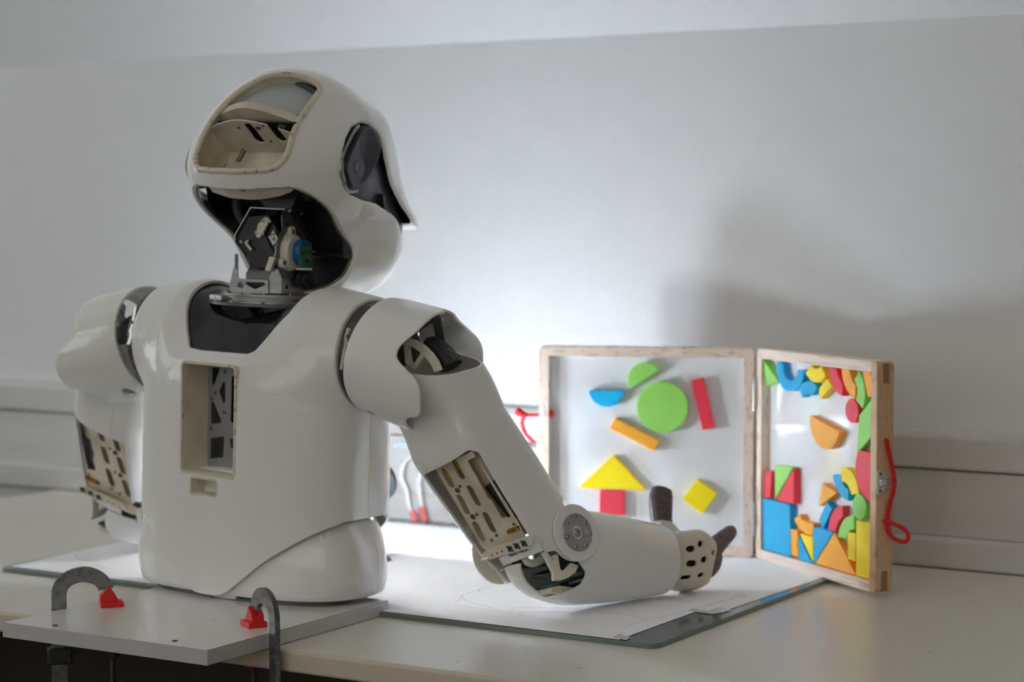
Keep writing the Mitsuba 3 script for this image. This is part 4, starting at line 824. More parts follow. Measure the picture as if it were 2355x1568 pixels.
for s in (1, -1):
    F = HF @ np.diag([s, 1, 1, 1])
    k = key_free('robot__head__ear'); tag(k, 'black ribbed ear disc') if s > 0 else None
    base = cutX(poly(list(ear.buffer(0.0015).exterior.coords)[:-1]), 0.086, 0.0965)
    mid = base + cutX(poly(list(ear.exterior.coords)[:-1]), 0.0965, 0.1000)
    for i in range(1, 20):                                          # concentric steps rising to the rim
        g = ear.buffer(-0.0014 * i)
        if g.is_empty: break
    e = mid + cutX(poly(list(ear.buffer(-0.0008).exterior.coords)[:-1]), 0.099, 0.1022)
    c0 = np.array([ec.x - 0.010, ec.y - 0.012])
    for i in range(6, 24):
        ri = 0.0022 * i
        a = Point(*c0).buffer(ri, quad_segs=16).difference(Point(*c0).buffer(ri - 0.0009, quad_segs=16)).intersection(ear.buffer(-0.0022))
        a = a.intersection(Polygon([(c0[0], c0[1]), (c0[0] - 0.005, c0[1] + 0.12), (c0[0] + 0.12, c0[1] + 0.12), (c0[0] + 0.12, c0[1] - 0.09), (c0[0] + 0.004, c0[1] - 0.09)]))
        for g in getattr(a, 'geoms', [a]):
            if g.area > 2e-6: e = e + cutX(poly(list(g.exterior.coords)[:-1]), 0.1015, 0.1029)
    e = e + cutX(poly(list(Point(*c0).buffer(0.0105).exterior.coords)[:-1]), 0.1015, 0.1026)
    key = obj('ear', tf(e, F), M_BLACKM, 30, hd, **({'label': 'black ribbed ear disc'} if s > 0 else {}))
    fr = ear.buffer(0.0060).difference(ear.buffer(0.0030)).intersection(shapely.box(-0.2, 0, ec.x - 0.004, 1))
    for g in getattr(fr, 'geoms', [fr]): obj('ear_trim', tf(cutX(poly(list(g.exterior.coords)[:-1]), 0.0955, 0.0975), F), M_ALU, 30, hd)
    for (y, z) in [(-0.0246,0.5135),(-0.0575,0.4832),(-0.0482,0.4589)]:
        obj('screw', tf(tf(lathe([(0, 0), (0.0019, 0), (0.0017, 0.0012), (0.0008, 0.0014), (0.0008, 0.0006), (0, 0.0006)], 16), shift(0.0955, y, z) @ rot('y', 90)), F), M_ALU, 30, hd)
    obj('contacts', tf(rbox(0.1022, 0.1030, c0[0] - 0.012, c0[0] - 0.0075, c0[1] - 0.002, c0[1] + 0.006, 0.0003), F), M_STEELD, 30, hd)
# ================================================================ neck mechanics
nk = key_free('robot__neck'); tag(nk, 'exposed metal neck mechanism with black motors')
NC = (0.0, 0.014)
hexa = poly([(0.074 * math.cos(t) , 0.074 * math.sin(t)) for t in np.radians(np.arange(-7.5, 352, 15)) if True])
obj('base_plate', tt(tf(ext(hexa, 0.3200, 0.3232, 0.0006), shift(*NC))), M_STEELD, 30, nk)
obj('bearing', tt(lathe([(0.035, 0.3232), (0.0635, 0.3232), (0.0635, 0.3250), (0.0615, 0.3256), (0.0615, 0.3276), (0.0635, 0.3282), (0.0635, 0.3296), (0.060, 0.3306), (0.060, 0.3322), (0.035, 0.3322)], 96).translate([*NC, 0])), M_ALU, 30, nk)
obj('clamp_lug', tt(tf(rbox(-0.014, 0.014, -0.004, 0.005, 0.3236, 0.3300, 0.001) + cyl(0.0045, 0.3230, 0.3306, 20), shift(NC[0] - 0.030, NC[1] - 0.060) @ rot('z', -18))), M_ALU, 30, nk)
for a in np.arange(0, 360, 30):
    x, y = NC[0] + 0.0685 * math.cos(math.radians(a)), NC[1] + 0.0685 * math.sin(math.radians(a))
    obj('screw', tt(lathe([(0, 0.3230), (0.0020, 0.3230), (0.0018, 0.3248), (0, 0.3250)], 12).translate([x, y, 0])), M_SCREW, 30, nk)
    x, y = NC[0] + 0.055 * math.cos(math.radians(a)), NC[1] + 0.055 * math.sin(math.radians(a))
    obj('screw', tt(lathe([(0, 0.3320), (0.0017, 0.3320), (0.0015, 0.3342), (0, 0.3344)], 12).translate([x, y, 0])), M_SCREW, 30, nk)
def HYp(pts, y0, y1, r=0.0006, holes=()):
    cs = rpoly(pts, r) if r else poly(pts)
    for h in holes: cs = cs - rpoly(h, 0.0006)
    return th(cutY(cs, y0, y1))
def HXp(pts, x0, x1, r=0.0006, holes=()):
    cs = rpoly(pts, r) if r else poly(pts)
    for h in holes: cs = cs - (h if isinstance(h, CS) else rpoly(h, 0.0006))
    return th(cutX(cs, x0, x1))
obj('bracket', HYp([(-0.0399,0.3313),(-0.0399,0.3411),(-0.035,0.3607),(-0.033,0.3611),(-0.0298,0.3568),(-0.0292,0.3481),(0.009,0.3482),(0.0092,0.3334)], -0.060, -0.0585, 0.0005,
    [[(-0.0302,0.3386),(-0.0288,0.3431),(-0.0258,0.3453),(-0.0229,0.3428),(-0.022,0.3374)], [(-0.019,0.345),(0.0041,0.3454),(0.0055,0.3425),(-0.0067,0.3375),(-0.0095,0.3378),(-0.0199,0.3424)]]), M_ALU, 30, nk)
obj('bracket', HYp([(0.0059,0.3332),(0.0082,0.3484),(0.0135,0.3608),(0.0201,0.3602),(0.0245,0.3499),(0.0248,0.334)], -0.058, -0.0565, 0.0004), M_ALU, 30, nk)
obj('bracket', HYp([(-0.0733,0.327),(-0.0741,0.3722),(-0.07,0.3724),(-0.07,0.3442),(-0.059,0.3439),(-0.0586,0.3525),(-0.0487,0.3539),(-0.0474,0.3439),(-0.037,0.3438),(-0.0377,0.3544),(-0.0343,0.3575),(-0.0338,0.3288)], 0.008, 0.0095, 0.0008), M_STEELD, 30, nk)
cir = Point(*[(-0.0322,0.3659)][0])
obj('bracket', HXp([(-0.057,0.3339),(-0.0587,0.3618),(0.0094,0.3598),(0.0099,0.3563),(0.018,0.3415),(0.0179,0.331)], 0.0232, 0.0247, 0.0006, [poly(list(cir.buffer(0.019).exterior.coords)[:-1]), [(-0.0502,0.3391),(-0.0474,0.3438),(-0.0444,0.3428),(-0.0422,0.3378)]]), M_ALU, 30, nk)
obj('bracket', HXp([(-0.0659,0.3647),(-0.0546,0.3919),(-0.0594,0.4191),(-0.0527,0.4265),(-0.0441,0.4229),(-0.01,0.4005),(-0.0019,0.3915),(-0.0128,0.3917),(-0.0335,0.4043),(-0.0487,0.4122),(-0.0462,0.3907),(-0.0549,0.3612),(-0.0618,0.3601),(-0.0655,0.3605)], 0.0232, 0.0247, 0.0006), M_ALU, 30, nk)
def strap(pts, w):
    return list(LineString(pts).buffer(w / 2, cap_style=2, join_style=2).exterior.coords)[:-1]
obj('motor_cradle', HYp(strap([(-0.0229,0.3749),(-0.0338,0.3878),(-0.0342,0.3959),(-0.0148,0.4269),(0.0281,0.4262)], 0.0013), -0.060, -0.022, 0), M_ALU, 30, nk, label='folded metal cradle around the black motor')
obj('motor', HYp([(-0.0339,0.3929),(-0.0211,0.4163),(0.0041,0.419),(0.0091,0.4157),(0.0237,0.3923),(0.0051,0.361),(-0.0095,0.3609),(-0.0243,0.375)], -0.056, 0.0, 0.002), M_SERVO, 30, nk, label='black servo motor with number label')
mot = f'{nk}__motor'
for r in ([(300, 560), (470, 540), (470, 560), (295, 580)], [(405, 575), (490, 575), (490, 595), (405, 595)], [(365, 645), (440, 645), (440, 665), (365, 665)], [(290, 700), (440, 695), (440, 716), (288, 722)]):
    pass
obj('bracket', HYp([(-0.0252,0.3951),(-0.0072,0.3967),(-0.0069,0.4094),(-0.0036,0.4095),(0.0149,0.377),(0.0105,0.3739),(0.006,0.3767),(-0.0044,0.3919),(-0.0234,0.3913)], -0.0590, -0.0560, 0.0006), M_BLACKM, 30, nk)
obj('bracket', HYp([(-0.006,0.3967),(-0.0033,0.409),(0.0052,0.4168),(0.0088,0.4167),(0.01,0.4128),(0.0011,0.397),(-0.0019,0.394),(-0.0044,0.3947)], -0.0630, -0.0590, 0.001), M_NYLON, 30, nk, label='white plastic link')
obj('bracket', HYp([(-0.0216,0.3884),(-0.0176,0.3913),(-0.0164,0.3896),(-0.0183,0.388),(-0.0118,0.3809),(-0.0136,0.3793)], -0.0610, -0.0585, 0.0004), M_NYLON, 30, nk)
for x, z in [(0.0115,0.4124),(0.0029,0.3986),(-0.0244,0.3886),(-0.0053,0.3996),(0.0034,0.4135)]:
    obj('screw', th(tf(lathe([(0, 0), (0.0021, 0), (0.0019, 0.0012), (0.0010, 0.0014), (0.0010, 0.0005), (0, 0.0005)], 16), shift(x, -0.0630, z) @ rot('x', 90))), M_ALU, 30, nk)
lab = [(0.0084,0.3955),(0.0146,0.4029),(0.0206,0.3938),(0.0142,0.3862)]
obj('number_label', HYp(lab, -0.0600, -0.0592, 0), M_LABEL, 30, nk, label='white label reading 42')
t42 = meshkit.text_mesh('42', 0.0056, 0.0003, True); t42.apply_translation([-0.0042, -0.0028, 0])
lc = np.mean(lab, axis=0)
obj('lettering', mv(t42, HF @ shift(lc[0], -0.0600, lc[1]) @ rot('x', 90) @ rot('z', 110)), M_TEXT, False, nk, label='42')
obj('damper', HYp([(0.0067,0.3587),(0.0123,0.3742),(0.0192,0.3731),(0.0132,0.3578)], -0.064, -0.0582, 0.001), M_NYLON, 30, nk)
pa = [(0.0161,0.3737),(0.0274,0.3935)]
obj('rod', th(rod((pa[0][0], -0.061, pa[0][1]), (pa[1][0], -0.061, pa[1][1]), 0.0012)), M_ALU, 30, nk)
mc = [(-0.0444,0.3792)][0]
AX = HF @ shift(0.0, mc[0], mc[1]) @ rot('y', 90)                 # z of this frame points to the robot's right
cap = lathe([(0.006, 0.020), (0.0215, 0.020), (0.0215, 0.028), (0.0180, 0.034), (0.006, 0.034)], 64)
for a in (62, 182, 300):
    x, y = 0.0225 * math.cos(math.radians(a)), 0.0225 * math.sin(math.radians(a))
    cap = cap + cyl(0.0058, 0.026, 0.031, 24).translate([x, y, 0])
obj('motor_cap', tf(cap, AX), M_NYLON, 35, nk, label='white plastic motor cap')
for a in (62, 182, 300):
    x, y = 0.0225 * math.cos(math.radians(a)), 0.0225 * math.sin(math.radians(a))
    obj('screw', tf(lathe([(0.001, 0.031), (0.0026, 0.031), (0.0026, 0.0322), (0.001, 0.0318)], 16).translate([x, y, 0]), AX), M_SCREW, 30, nk)
obj('sensor', tf(cyl(0.0135, 0.034, 0.0445, 48), AX @ shift(0.0, 0.006, 0)), M_BLUE, 30, nk, label='blue round sensor ring')
obj('ring', tf(lathe([(0.0225, 0.0255), (0.030, 0.0255), (0.030, 0.0268), (0.0225, 0.0268)], 64), AX), M_STEELD, 30, nk)
pcb = [(-0.0557,0.3629),(-0.0568,0.382),(-0.0536,0.3877),(-0.0457,0.3905),(-0.0365,0.3899),(-0.0299,0.3861),(-0.0277,0.3814),(-0.0274,0.3621)]
obj('circuit_board', HXp(pcb, 0.0445, 0.0460, 0.0003), M_PCB, 30, nk, label='small green circuit board')
pcb_k = f'{nk}__circuit_board'
for q, m in (([(-0.0455,0.3851),(-0.0404,0.385),(-0.0403,0.3826),(-0.0454,0.3827)], M_ALU), ([(-0.0384,0.385),(-0.0333,0.3849),(-0.0332,0.3825),(-0.0383,0.3826)], M_ALU), ([(-0.0422,0.3773),(-0.0361,0.3771),(-0.036,0.3742),(-0.0421,0.3744)], M_ALU), ([(-0.0361,0.3771),(-0.031,0.377),(-0.0309,0.3736),(-0.036,0.3737)], M_BRASS), ([(-0.043,0.3724),(-0.039,0.3723),(-0.0388,0.3689),(-0.0429,0.369)], M_SERVO), ([(-0.0359,0.3723),(-0.0294,0.3721),(-0.0293,0.3704),(-0.0359,0.3706)], M_ALU), ([(-0.0523,0.3799),(-0.0479,0.3798),(-0.0478,0.3774),(-0.0522,0.3775)], M_SERVO), ([(-0.0471,0.3735),(-0.036,0.3732),(-0.0359,0.3723),(-0.047,0.3725)], M_ALU)):
    obj('component', HXp(q, 0.0460, 0.0474, 0), m, 30, nk)
obj('plug', HXp([(-0.0477,0.3622),(-0.0282,0.3617),(-0.0285,0.3593),(-0.0472,0.3599)], 0.036, 0.0462, 0.0003), M_NYLON, 30, nk)
obj('spindle', tf(cyl(0.0165, -0.02, 0.022, 40), AX @ shift(0.030, 0.004, 0)), M_STEELD, 30, nk)
b0 = [(-0.0201,0.3491)][0]
obj('bushing', th(tf(cyl(0.0085, -0.0022, 0.0022, 24), shift(0.012, *b0))), M_BRASS, 30, nk)
def hx(pts, x): return [(x, a, b) for a, b in pts]
obj('cable', th(cat(tube(spline(hx([(-0.0174,0.3584),(-0.0285,0.3552),(-0.0323,0.3495),(-0.028,0.3414)], 0.030), 6), 0.0028, 10), tube(spline(hx([(-0.0159,0.3579),(-0.0259,0.3523),(-0.0267,0.3454),(-0.0183,0.3392)], 0.034), 6), 0.0026, 10))), M_CABLE, True, nk)
# second motor and its dark bracket
obj('bracket', HXp([(0.026,0.4416),(0.0287,0.4353),(0.0004,0.4139),(0.0602,0.3737),(0.0696,0.3831),(0.0709,0.3761),(0.0578,0.3694),(-0.006,0.4115),(-0.013,0.4143)], 0.000, 0.0135, 0.0004), M_STEELD, 30, nk)
obj('motor', HXp([(0.0169,0.4131),(0.0402,0.4321),(0.0851,0.4044),(0.0732,0.3737)], -0.030, 0.002, 0.002), M_SERVO, 30, nk)
obj('bracket', HXp([(0.0253,0.4308),(0.0314,0.4353),(0.0723,0.4068),(0.0646,0.3995),(0.0592,0.4008)], 0.0122, 0.0150, 0.0006), M_STEELD, 30, nk)
obj('bracket', HYp([(0.015,0.4226),(0.0425,0.4423),(0.0432,0.4398),(0.0175,0.4215)], -0.034, -0.020, 0.0003), M_ALU, 30, nk)
for y, z in [(0.0162,0.4319),(0.0026,0.421),(0.0552,0.3872),(0.0875,0.366)]:
    obj('screw', th(tf(lathe([(0, 0), (0.0024, 0), (0.0022, 0.0014), (0.0010, 0.0016), (0.001, 0.0006), (0, 0.0006)], 16), shift(0.0148, y, z) @ rot('y', 90))), M_ALU, 30, nk)
obj('link', HXp([(0.0245,0.3788),(0.0469,0.3732),(0.0438,0.3703),(0.0255,0.3702)], 0.012, 0.020, 0.001), M_NYLON, 30, nk)
# camera box and cream frame under the upper bay
ib = key_free('robot__head__camera_box'); tag(ib, 'black box with a small circuit board inside the head')
obj('housing', HYp([(-0.0103,0.4393),(-0.0015,0.4485),(0.0472,0.4497),(0.0408,0.4418),(0.0333,0.4266),(0.0256,0.4257),(0.0011,0.428)], -0.055, -0.010, 0.002), M_SERVO, 30, ib)
obj('circuit_board', HYp([(-0.0028,0.4411),(0.0011,0.4474),(0.0161,0.4482),(0.0116,0.4404)], -0.0575, -0.0555, 0), M_PCB, 30, ib)
obj('chip', HYp([(0.0037,0.4433),(0.01,0.4441),(0.0093,0.4412),(0.0032,0.4408)], -0.0590, -0.0575, 0), M_BRASS, 30, ib)
obj('chip', HYp([(0.0044,0.4467),(0.0144,0.4473),(0.0139,0.4455),(0.0037,0.4447)], -0.0585, -0.0575, 0), M_ALU, 30, ib)
obj('bay_frame', HYp([(-0.0299,0.4489),(-0.017,0.4536),(0.0373,0.4558),(0.0493,0.4532),(0.0517,0.4497),(0.0013,0.4458),(-0.0257,0.445)], -0.100, -0.070, 0.0006, [[(0.004,0.4528),(0.0113,0.4531),(0.0125,0.4511),(0.0057,0.4507)]]), M_CREAM, 30, hd)
obj('cable_clip', HYp([(-0.0053,0.4527),(-0.0003,0.4528),(0.0008,0.4492),(0.004,0.4441),(-0.0035,0.4458),(-0.0066,0.4481)], -0.104, -0.100, 0.0008), M_SERVO, 30, hd)
obj('cable', th(tube(spline([(x, -0.035, z) for x, z in [(-0.0186,0.4463),(-0.0288,0.4446),(-0.0407,0.4423),(-0.0466,0.4347),(-0.0464,0.4258),(-0.0431,0.418),(-0.0373,0.4112),(-0.0281,0.4046)]], 8), 0.0056, 14)), M_CABLE, True, nk, label='thick black cable loop')
# ================================================================ robot arms (built for the right side, mirrored for the left)
def unit(v): v = np.array(v, float); return v / np.linalg.norm(v)
aS, aE, fC, fW = np.array([0.232, 0.008, 0.268]), np.array([0.316, 0.113, 0.070]), np.array([0.328, 0.140, 0.047]), np.array([0.365, 0.283, 0.027])
fz, az = unit(fW - fC), unit(aE - aS); an = unit(np.cross(az, fz))
AFm, FFm = frame(aS, an, None, az), frame(fC, an, None, fz)            # x outwards, z along the limb, y to the rear / down
CFm = frame([0.152, 0.004, 0.2725], [0, -1, 0], None, [math.cos(0.2182), 0, -math.sin(0.2182)])
AL = float(np.linalg.norm(aE - aS))
def d_upper(p):
    z = p[..., 2]
    zs = [-0.06, 0.0, 0.05, 0.095, 0.20, 0.24, 0.30]
    a = sp(z, zs, [0.046, 0.050, 0.0525, 0.054, 0.0525, 0.052, 0.052]); b = sp(z, zs, [0.040, 0.044, 0.047, 0.0475, 0.0455, 0.042, 0.042]); yc = sp(z, zs, [0.0, 0.006, 0.010, 0.0205, 0.0200, 0.016, 0.016])
    q = p.copy(); q[..., 0] = p[..., 0] + 0.0075
    return d_sup(q, a, b, 3.1, yc)
def d_fore(p):
    z = p[..., 2]
    zs = [-0.085, -0.05, -0.01, 0.03, 0.063, 0.10, 0.149, 0.16]
    a = sp(z, zs, [0.026, 0.042, 0.0470, 0.0465, 0.0450, 0.0415, 0.0365, 0.0355]); b = sp(z, zs, [0.028, 0.046, 0.0515, 0.0495, 0.0465, 0.0420, 0.0355, 0.0345]); yc = sp(z, zs, [-0.004, 0.0, 0.0005, 0, 0, 0, 0, 0])
    return smax(d_sup(p, a, b, 2.3, yc), -0.083 - z, 0.012)
ZY = np.eye(4); ZY[:3, 0], ZY[:3, 1], ZY[:3, 2] = [0, 0, 1], [0, 1, 0], [-1, 0, 0]       # polygon (z, y) extruded along -x
def alongX(pts, x0, x1, order='yz'):
    cs = pts if isinstance(pts, CS) else poly(pts)
    m = cs.extrude(x1 - x0)
    return tf(m.translate([0, 0, x0]), YZ) if order == 'yz' else tf(m.translate([0, 0, -x1]), ZY)
def alongY(pts, y0, y1):
    cs = pts if isinstance(pts, CS) else poly(pts)
    return tf(cs.extrude(y1 - y0).translate([0, 0, -y1]), XZ)
# ---- shoulder cap
capo = lathe([(0.0, 0.0205), (0.0630, 0.0205), (0.0645, 0.032), (0.0665, 0.080), (0.0640, 0.130), (0.0, 0.130)], 96)
capi = lathe([(0.0, 0.010), (0.0596, 0.010), (0.0614, 0.030), (0.0640, 0.080), (0.0615, 0.140), (0.0, 0.140)], 96)
rear_keep = spline([(0.086, -0.075), (0.0855, -0.066), (0.0880, -0.056), (0.0880, -0.046), (0.0820, -0.034), (0.0795, -0.025), (0.0825, -0.017), (0.0960, -0.010), (0.1100, -0.003), (0.1175, 0.006), (0.1195, 0.018), (0.1180, 0.030), (0.1110, 0.038), (0.1000, 0.042), (0.090, 0.050), (0.086, 0.062), (0.085, 0.080)], 4).tolist()
front_keep = spline([(0.086, -0.075), (0.086, -0.066), (0.0840, -0.060), (0.0820, -0.052), (0.0910, -0.044), (0.0990, -0.038), (0.1045, -0.029), (0.106, -0.012), (0.106, 0.020), (0.104, 0.038), (0.092, 0.050), (0.086, 0.062), (0.085, 0.080)], 4).tolist()
rear_keep = [(a + 0.0065, b) for a, b in rear_keep]
keepR = alongX(rear_keep + [(0.0, 0.08), (0.0, -0.075)], 0.0, 0.1, 'zy'); keepF = alongX(front_keep + [(0.0, 0.08), (0.0, -0.075)], -0.1, 0.0, 'zy')
cap_m = (capo - capi) ^ (keepR + keepF)
cap_m = cap_m - box(-0.1, -0.02, -0.012, 0.040, 0.040, 0.092) - tf(cyl(0.0085, 0.0, 0.1, 32), shift(0.03, 0, 0.046) @ rot('x', -90)) 
# ---- upper arm
lo, hi = (-0.068, -0.045, -0.052), (0.052, 0.078, 0.292)
u_out = mf(solid(d_upper, lo, hi, 0.0022)); u_in = mf(solid(lambda p: d_upper(p) + 0.0026, (-0.068, -0.045, -0.075), (0.052, 0.078, 0.310), 0.0026))
lat_keep = shapely.box(-0.08, -0.06, 0.10, 0.192).union(Polygon([(-0.06, 0.19), (0.10, 0.19), (0.0685, 0.201), (0.060, 0.2065), (0.052, 0.219), (0.0475, 0.2315), (0.030, 0.242), (-0.018, 0.236), (-0.012, 0.212), (-0.03, 0.200)])).union(Point(0.0075, 0.2375).buffer(0.0285, quad_segs=16)).union(Point(0.0075, 0.2375).buffer(0.030, quad_segs=16).intersection(shapely.box(-1, 0.0, 1, 1)))
lat_keep = lat_keep.buffer(0.006).buffer(-0.012).buffer(0.006)
med_keep = shapely.box(-0.08, -0.06, 0.10, 0.195).union(Point(0.028, 0.228).buffer(0.0335, quad_segs=16)).buffer(0.006).buffer(-0.012).buffer(0.006)
kL = alongX(list(lat_keep.exterior.coords)[:-1], 0.0, 0.1); kM = alongX(list(med_keep.exterior.coords)[:-1], -0.1, 0.0)
topcut = tf(box(-0.2, 0.2, -0.2, 0.2, -0.3, 0.0), shift(0.015, 0.05, -0.006) @ frame([0, 0, 0], [1, 0, 0.55], None, np.cross([1, 0, 0.55], [0, 1, -0.40])))
win = rpoly([(-0.0405, 0.100), (-0.030, 0.0985), (0.0375, 0.0920), (0.0415, 0.1000), (0.0370, 0.200), (0.0340, 0.30), (-0.0405, 0.30)], 0.004)
u_shell = ((u_out - u_in) ^ (kL + kM)) - topcut - alongY(win, 0.035, 0.2) - box(-0.05, 0.042, -0.2, 0.03, 0.205, 0.4)
seam = box(-0.0255, -0.0250, 0.05, 0.09, -0.1, 0.0995)
u_shell = u_shell - seam
pivot = tf(cyl(0.0305, 0, 0.0022, 48), shift(0.0465, 0.0075, 0.2375) @ rot('y', 90))
# ---- forearm
f_out = mf(solid(d_fore, (-0.052, -0.056, -0.088), (0.052, 0.056, 0.158), 0.0022)) ^ box(-1, 1, -1, 1, -1, 0.1225)
f_in = mf(solid(lambda p: d_fore(p) + 0.0026, (-0.052, -0.056, -0.088), (0.052, 0.056, 0.168), 0.0026))
latcut = rpoly([(-0.0465,-0.1766),(-0.0536,-0.0342),(0.0028,-0.0401),(0.0146,-0.0323),(0.0246,-0.0231),(0.0349,-0.025),(0.0411,-0.0357),(0.0476,-0.0579),(0.0529,-0.0755),(0.0628,-0.0987),(0.0739,-0.1893)], 0.004)
f_shell = f_out - f_in - alongX(latcut, 0.004, 0.1) - box(-1, 1, -1, 0.010, -0.2, -0.020) - tf(cyl(0.012, -0.1, 0.0, 32), shift(-0.012, 0, 0.018) @ rot('x', 90) @ rot('x', 180))
wrist = lathe([(0.028, 0.1150), (0.0355, 0.1150), (0.0355, 0.1245), (0.0335, 0.1265), (0.028, 0.1265)], 64)
# ---- hand: palm shell with oval holes, thumb and fingers
def sph(r, x, y, z, n=20): return Mf.sphere(r, n).translate([x, y, z])
pal = Mf.batch_hull([sph(0.014, 0.010, -0.014, -0.026), sph(0.014, -0.012, -0.014, -0.026), sph(0.014, 0.010, 0.014, -0.026), sph(0.014, -0.012, 0.014, -0.026), sph(0.013, 0.012, -0.017, 0.004), sph(0.013, -0.014, -0.017, 0.004), sph(0.014, 0.012, 0.018, 0.004), sph(0.014, -0.014, 0.018, 0.004), sph(0.011, 0.012, -0.024, 0.026), sph(0.011, -0.016, -0.026, 0.028),
                     sph(0.012, 0.014, 0.020, 0.021), sph(0.012, -0.014, 0.022, 0.024), sph(0.0065, 0.013, -0.017, 0.046), sph(0.0065, -0.016, -0.017, 0.046), sph(0.0065, 0.013, 0.008, 0.034), sph(0.0065, -0.014, 0.011, 0.035)])
knk = Mf.batch_hull([sph(0.0090, 0.008, 0.025, 0.004), sph(0.0090, -0.012, 0.025, 0.004), sph(0.0075, 0.008, 0.025, 0.015), sph(0.0075, -0.012, 0.025, 0.017)])
soc = Mf.batch_hull([sph(0.013, -0.020, -0.022, 0.010), sph(0.010, -0.022, -0.026, 0.026)] + [sph(0.0025, -0.030 + 0.0115 * math.cos(t), -0.0475 + 0.0015 * math.sin(t), 0.0115 + 0.0115 * math.sin(t), 8) for t in np.linspace(0, 6.28, 12, endpoint=False)])
pm = tm((pal + knk + soc).refine_to_length(0.0035)); trimesh.smoothing.filter_taubin(pm, 0.5, -0.53, 6)
palm = mf(pm)
pin = Mf.batch_hull([sph(0.0115, 0.010, -0.014, -0.030), sph(0.0115, -0.012, -0.014, -0.030), sph(0.0115, 0.010, 0.014, -0.030), sph(0.0115, -0.012, 0.014, -0.030), sph(0.0105, 0.012, -0.017, 0.004), sph(0.0105, -0.014, -0.017, 0.004), sph(0.0115, 0.012, 0.018, 0.004), sph(0.0115, -0.014, 0.018, 0.004), sph(0.0085, 0.012, -0.024, 0.024), sph(0.0085, -0.014, -0.024, 0.024),
                     sph(0.0095, 0.0135, 0.019, 0.019), sph(0.0095, -0.013, 0.020, 0.020), sph(0.004, 0.0125, -0.016, 0.042), sph(0.004, -0.014, -0.016, 0.042)])
hcut = Mf()
for h in ([(-0.0093,0.146),(-0.0114,0.1485),(-0.0129,0.1547),(-0.0127,0.1596),(-0.0102,0.1598),(-0.0078,0.1572),(-0.0063,0.151),(-0.007,0.1472)], [(-0.0161,0.1664),(-0.0183,0.1687),(-0.0195,0.1742),(-0.0164,0.1748),(-0.014,0.172),(-0.0128,0.1681),(-0.0138,0.166)],
          [(-0.0067,0.1892),(-0.0091,0.1916),(-0.011,0.1951),(-0.0088,0.195),(-0.0053,0.1927),(-0.0038,0.1898),(-0.0047,0.1889)], [(0.0073,0.1441),(0.0048,0.1467),(0.0037,0.1534),(0.004,0.1593),(0.0068,0.1593),(0.009,0.1566),(0.0101,0.1498),(0.0096,0.1444)],
          [(0.0028,0.1678),(-0.0001,0.1705),(-0.0022,0.1769),(-0.0004,0.1782),(0.0035,0.1753),(0.005,0.1704),(0.0049,0.1678)], [(0.0233,0.1348),(0.0215,0.139),(0.0206,0.1502),(0.0231,0.1479),(0.0237,0.1386)], [(0.0217,0.1591),(0.0192,0.1613),(0.0167,0.1697),(0.0193,0.1682),(0.0214,0.1636)]):
    hcut = hcut + alongX(rpoly([(y + 0.001, z - 0.155) for y, z in h], 0.0008).offset(0.0008, m3d.JoinType.Round), 0.006, 0.06)
hcut = hcut + tf(rrect(0.016, 0.007, 0.003).extrude(0.02), shift(0.004, 0.028, 0.012) @ rot('x', -90) @ rot('z', 90))
palm = palm - pin - hcut
def finger(pts, rad, flat=0.75, axis=0):
    f = Mf()
    for (p, r), (q, s) in zip(list(zip(pts, rad))[:-1], list(zip(pts, rad))[1:]):
        f = f + capsule(p, q, r, s, 20)
    m = tm(f.refine_to_length(0.003)); trimesh.smoothing.filter_taubin(m, 0.5, -0.53, 8)
    return m
def blade(sections, seg=20, pw=2.6):
    """Loft of superelliptic sections (centre, half axis vectors u and w)."""
    vs, a = [], np.arange(seg) * 2 * np.pi / seg
    ca, sa = np.sign(np.cos(a)) * np.abs(np.cos(a)) ** (2 / pw), np.sign(np.sin(a)) * np.abs(np.sin(a)) ** (2 / pw)
    for c, u, w in sections: vs.append(np.array(c) + ca[:, None] * np.array(u) + sa[:, None] * np.array(w))
    n = len(sections); v = np.vstack(vs + [np.mean(vs[0], 0)[None], np.mean(vs[-1], 0)[None]]); f = []
    for i in range(n - 1):
        for k in range(seg):
            a0, a1, b0, b1 = i * seg + k, i * seg + (k + 1) % seg, (i + 1) * seg + k, (i + 1) * seg + (k + 1) % seg
            f += [[a0, a1, b1], [a0, b1, b0]]
    for k in range(seg): f += [[n * seg, (k + 1) % seg, k], [n * seg + 1, (n - 1) * seg + k, (n - 1) * seg + (k + 1) % seg]]
    t = trimesh.Trimesh(v, f, process=False)
    if t.volume < 0: t.invert()
    return t
def sweep_blade(path, wid, thk, wdir):
    """Finger along a path: half widths across wdir, half thickness across the other direction."""
    p = spline(path, 5); n = len(p); ts = np.linspace(0, 1, n); k = np.linspace(0, 1, len(wid))
    d = np.gradient(p, axis=0); d /= np.linalg.norm(d, axis=1, keepdims=True)
    S = []
    for i in range(n):
        w = np.array(wdir, float) - d[i] * (np.array(wdir) @ d[i]); w /= np.linalg.norm(w); u = np.cross(d[i], w)
        S.append((p[i], w * np.interp(ts[i], k, wid), u * np.interp(ts[i], k, thk)))
    return blade(S)
thumb = sweep_blade([(-0.030, -0.0450, 0.0115), (-0.031, -0.054, 0.0125), (-0.0315, -0.068, 0.0140), (-0.032, -0.080, 0.0165), (-0.031, -0.0885, 0.0190), (-0.0305, -0.0920, 0.0200)], [0.0122, 0.0125, 0.0136, 0.0142, 0.0118, 0.005], [0.0090, 0.0090, 0.0094, 0.0090, 0.0070, 0.002], (0.55, 0.0, 0.83))
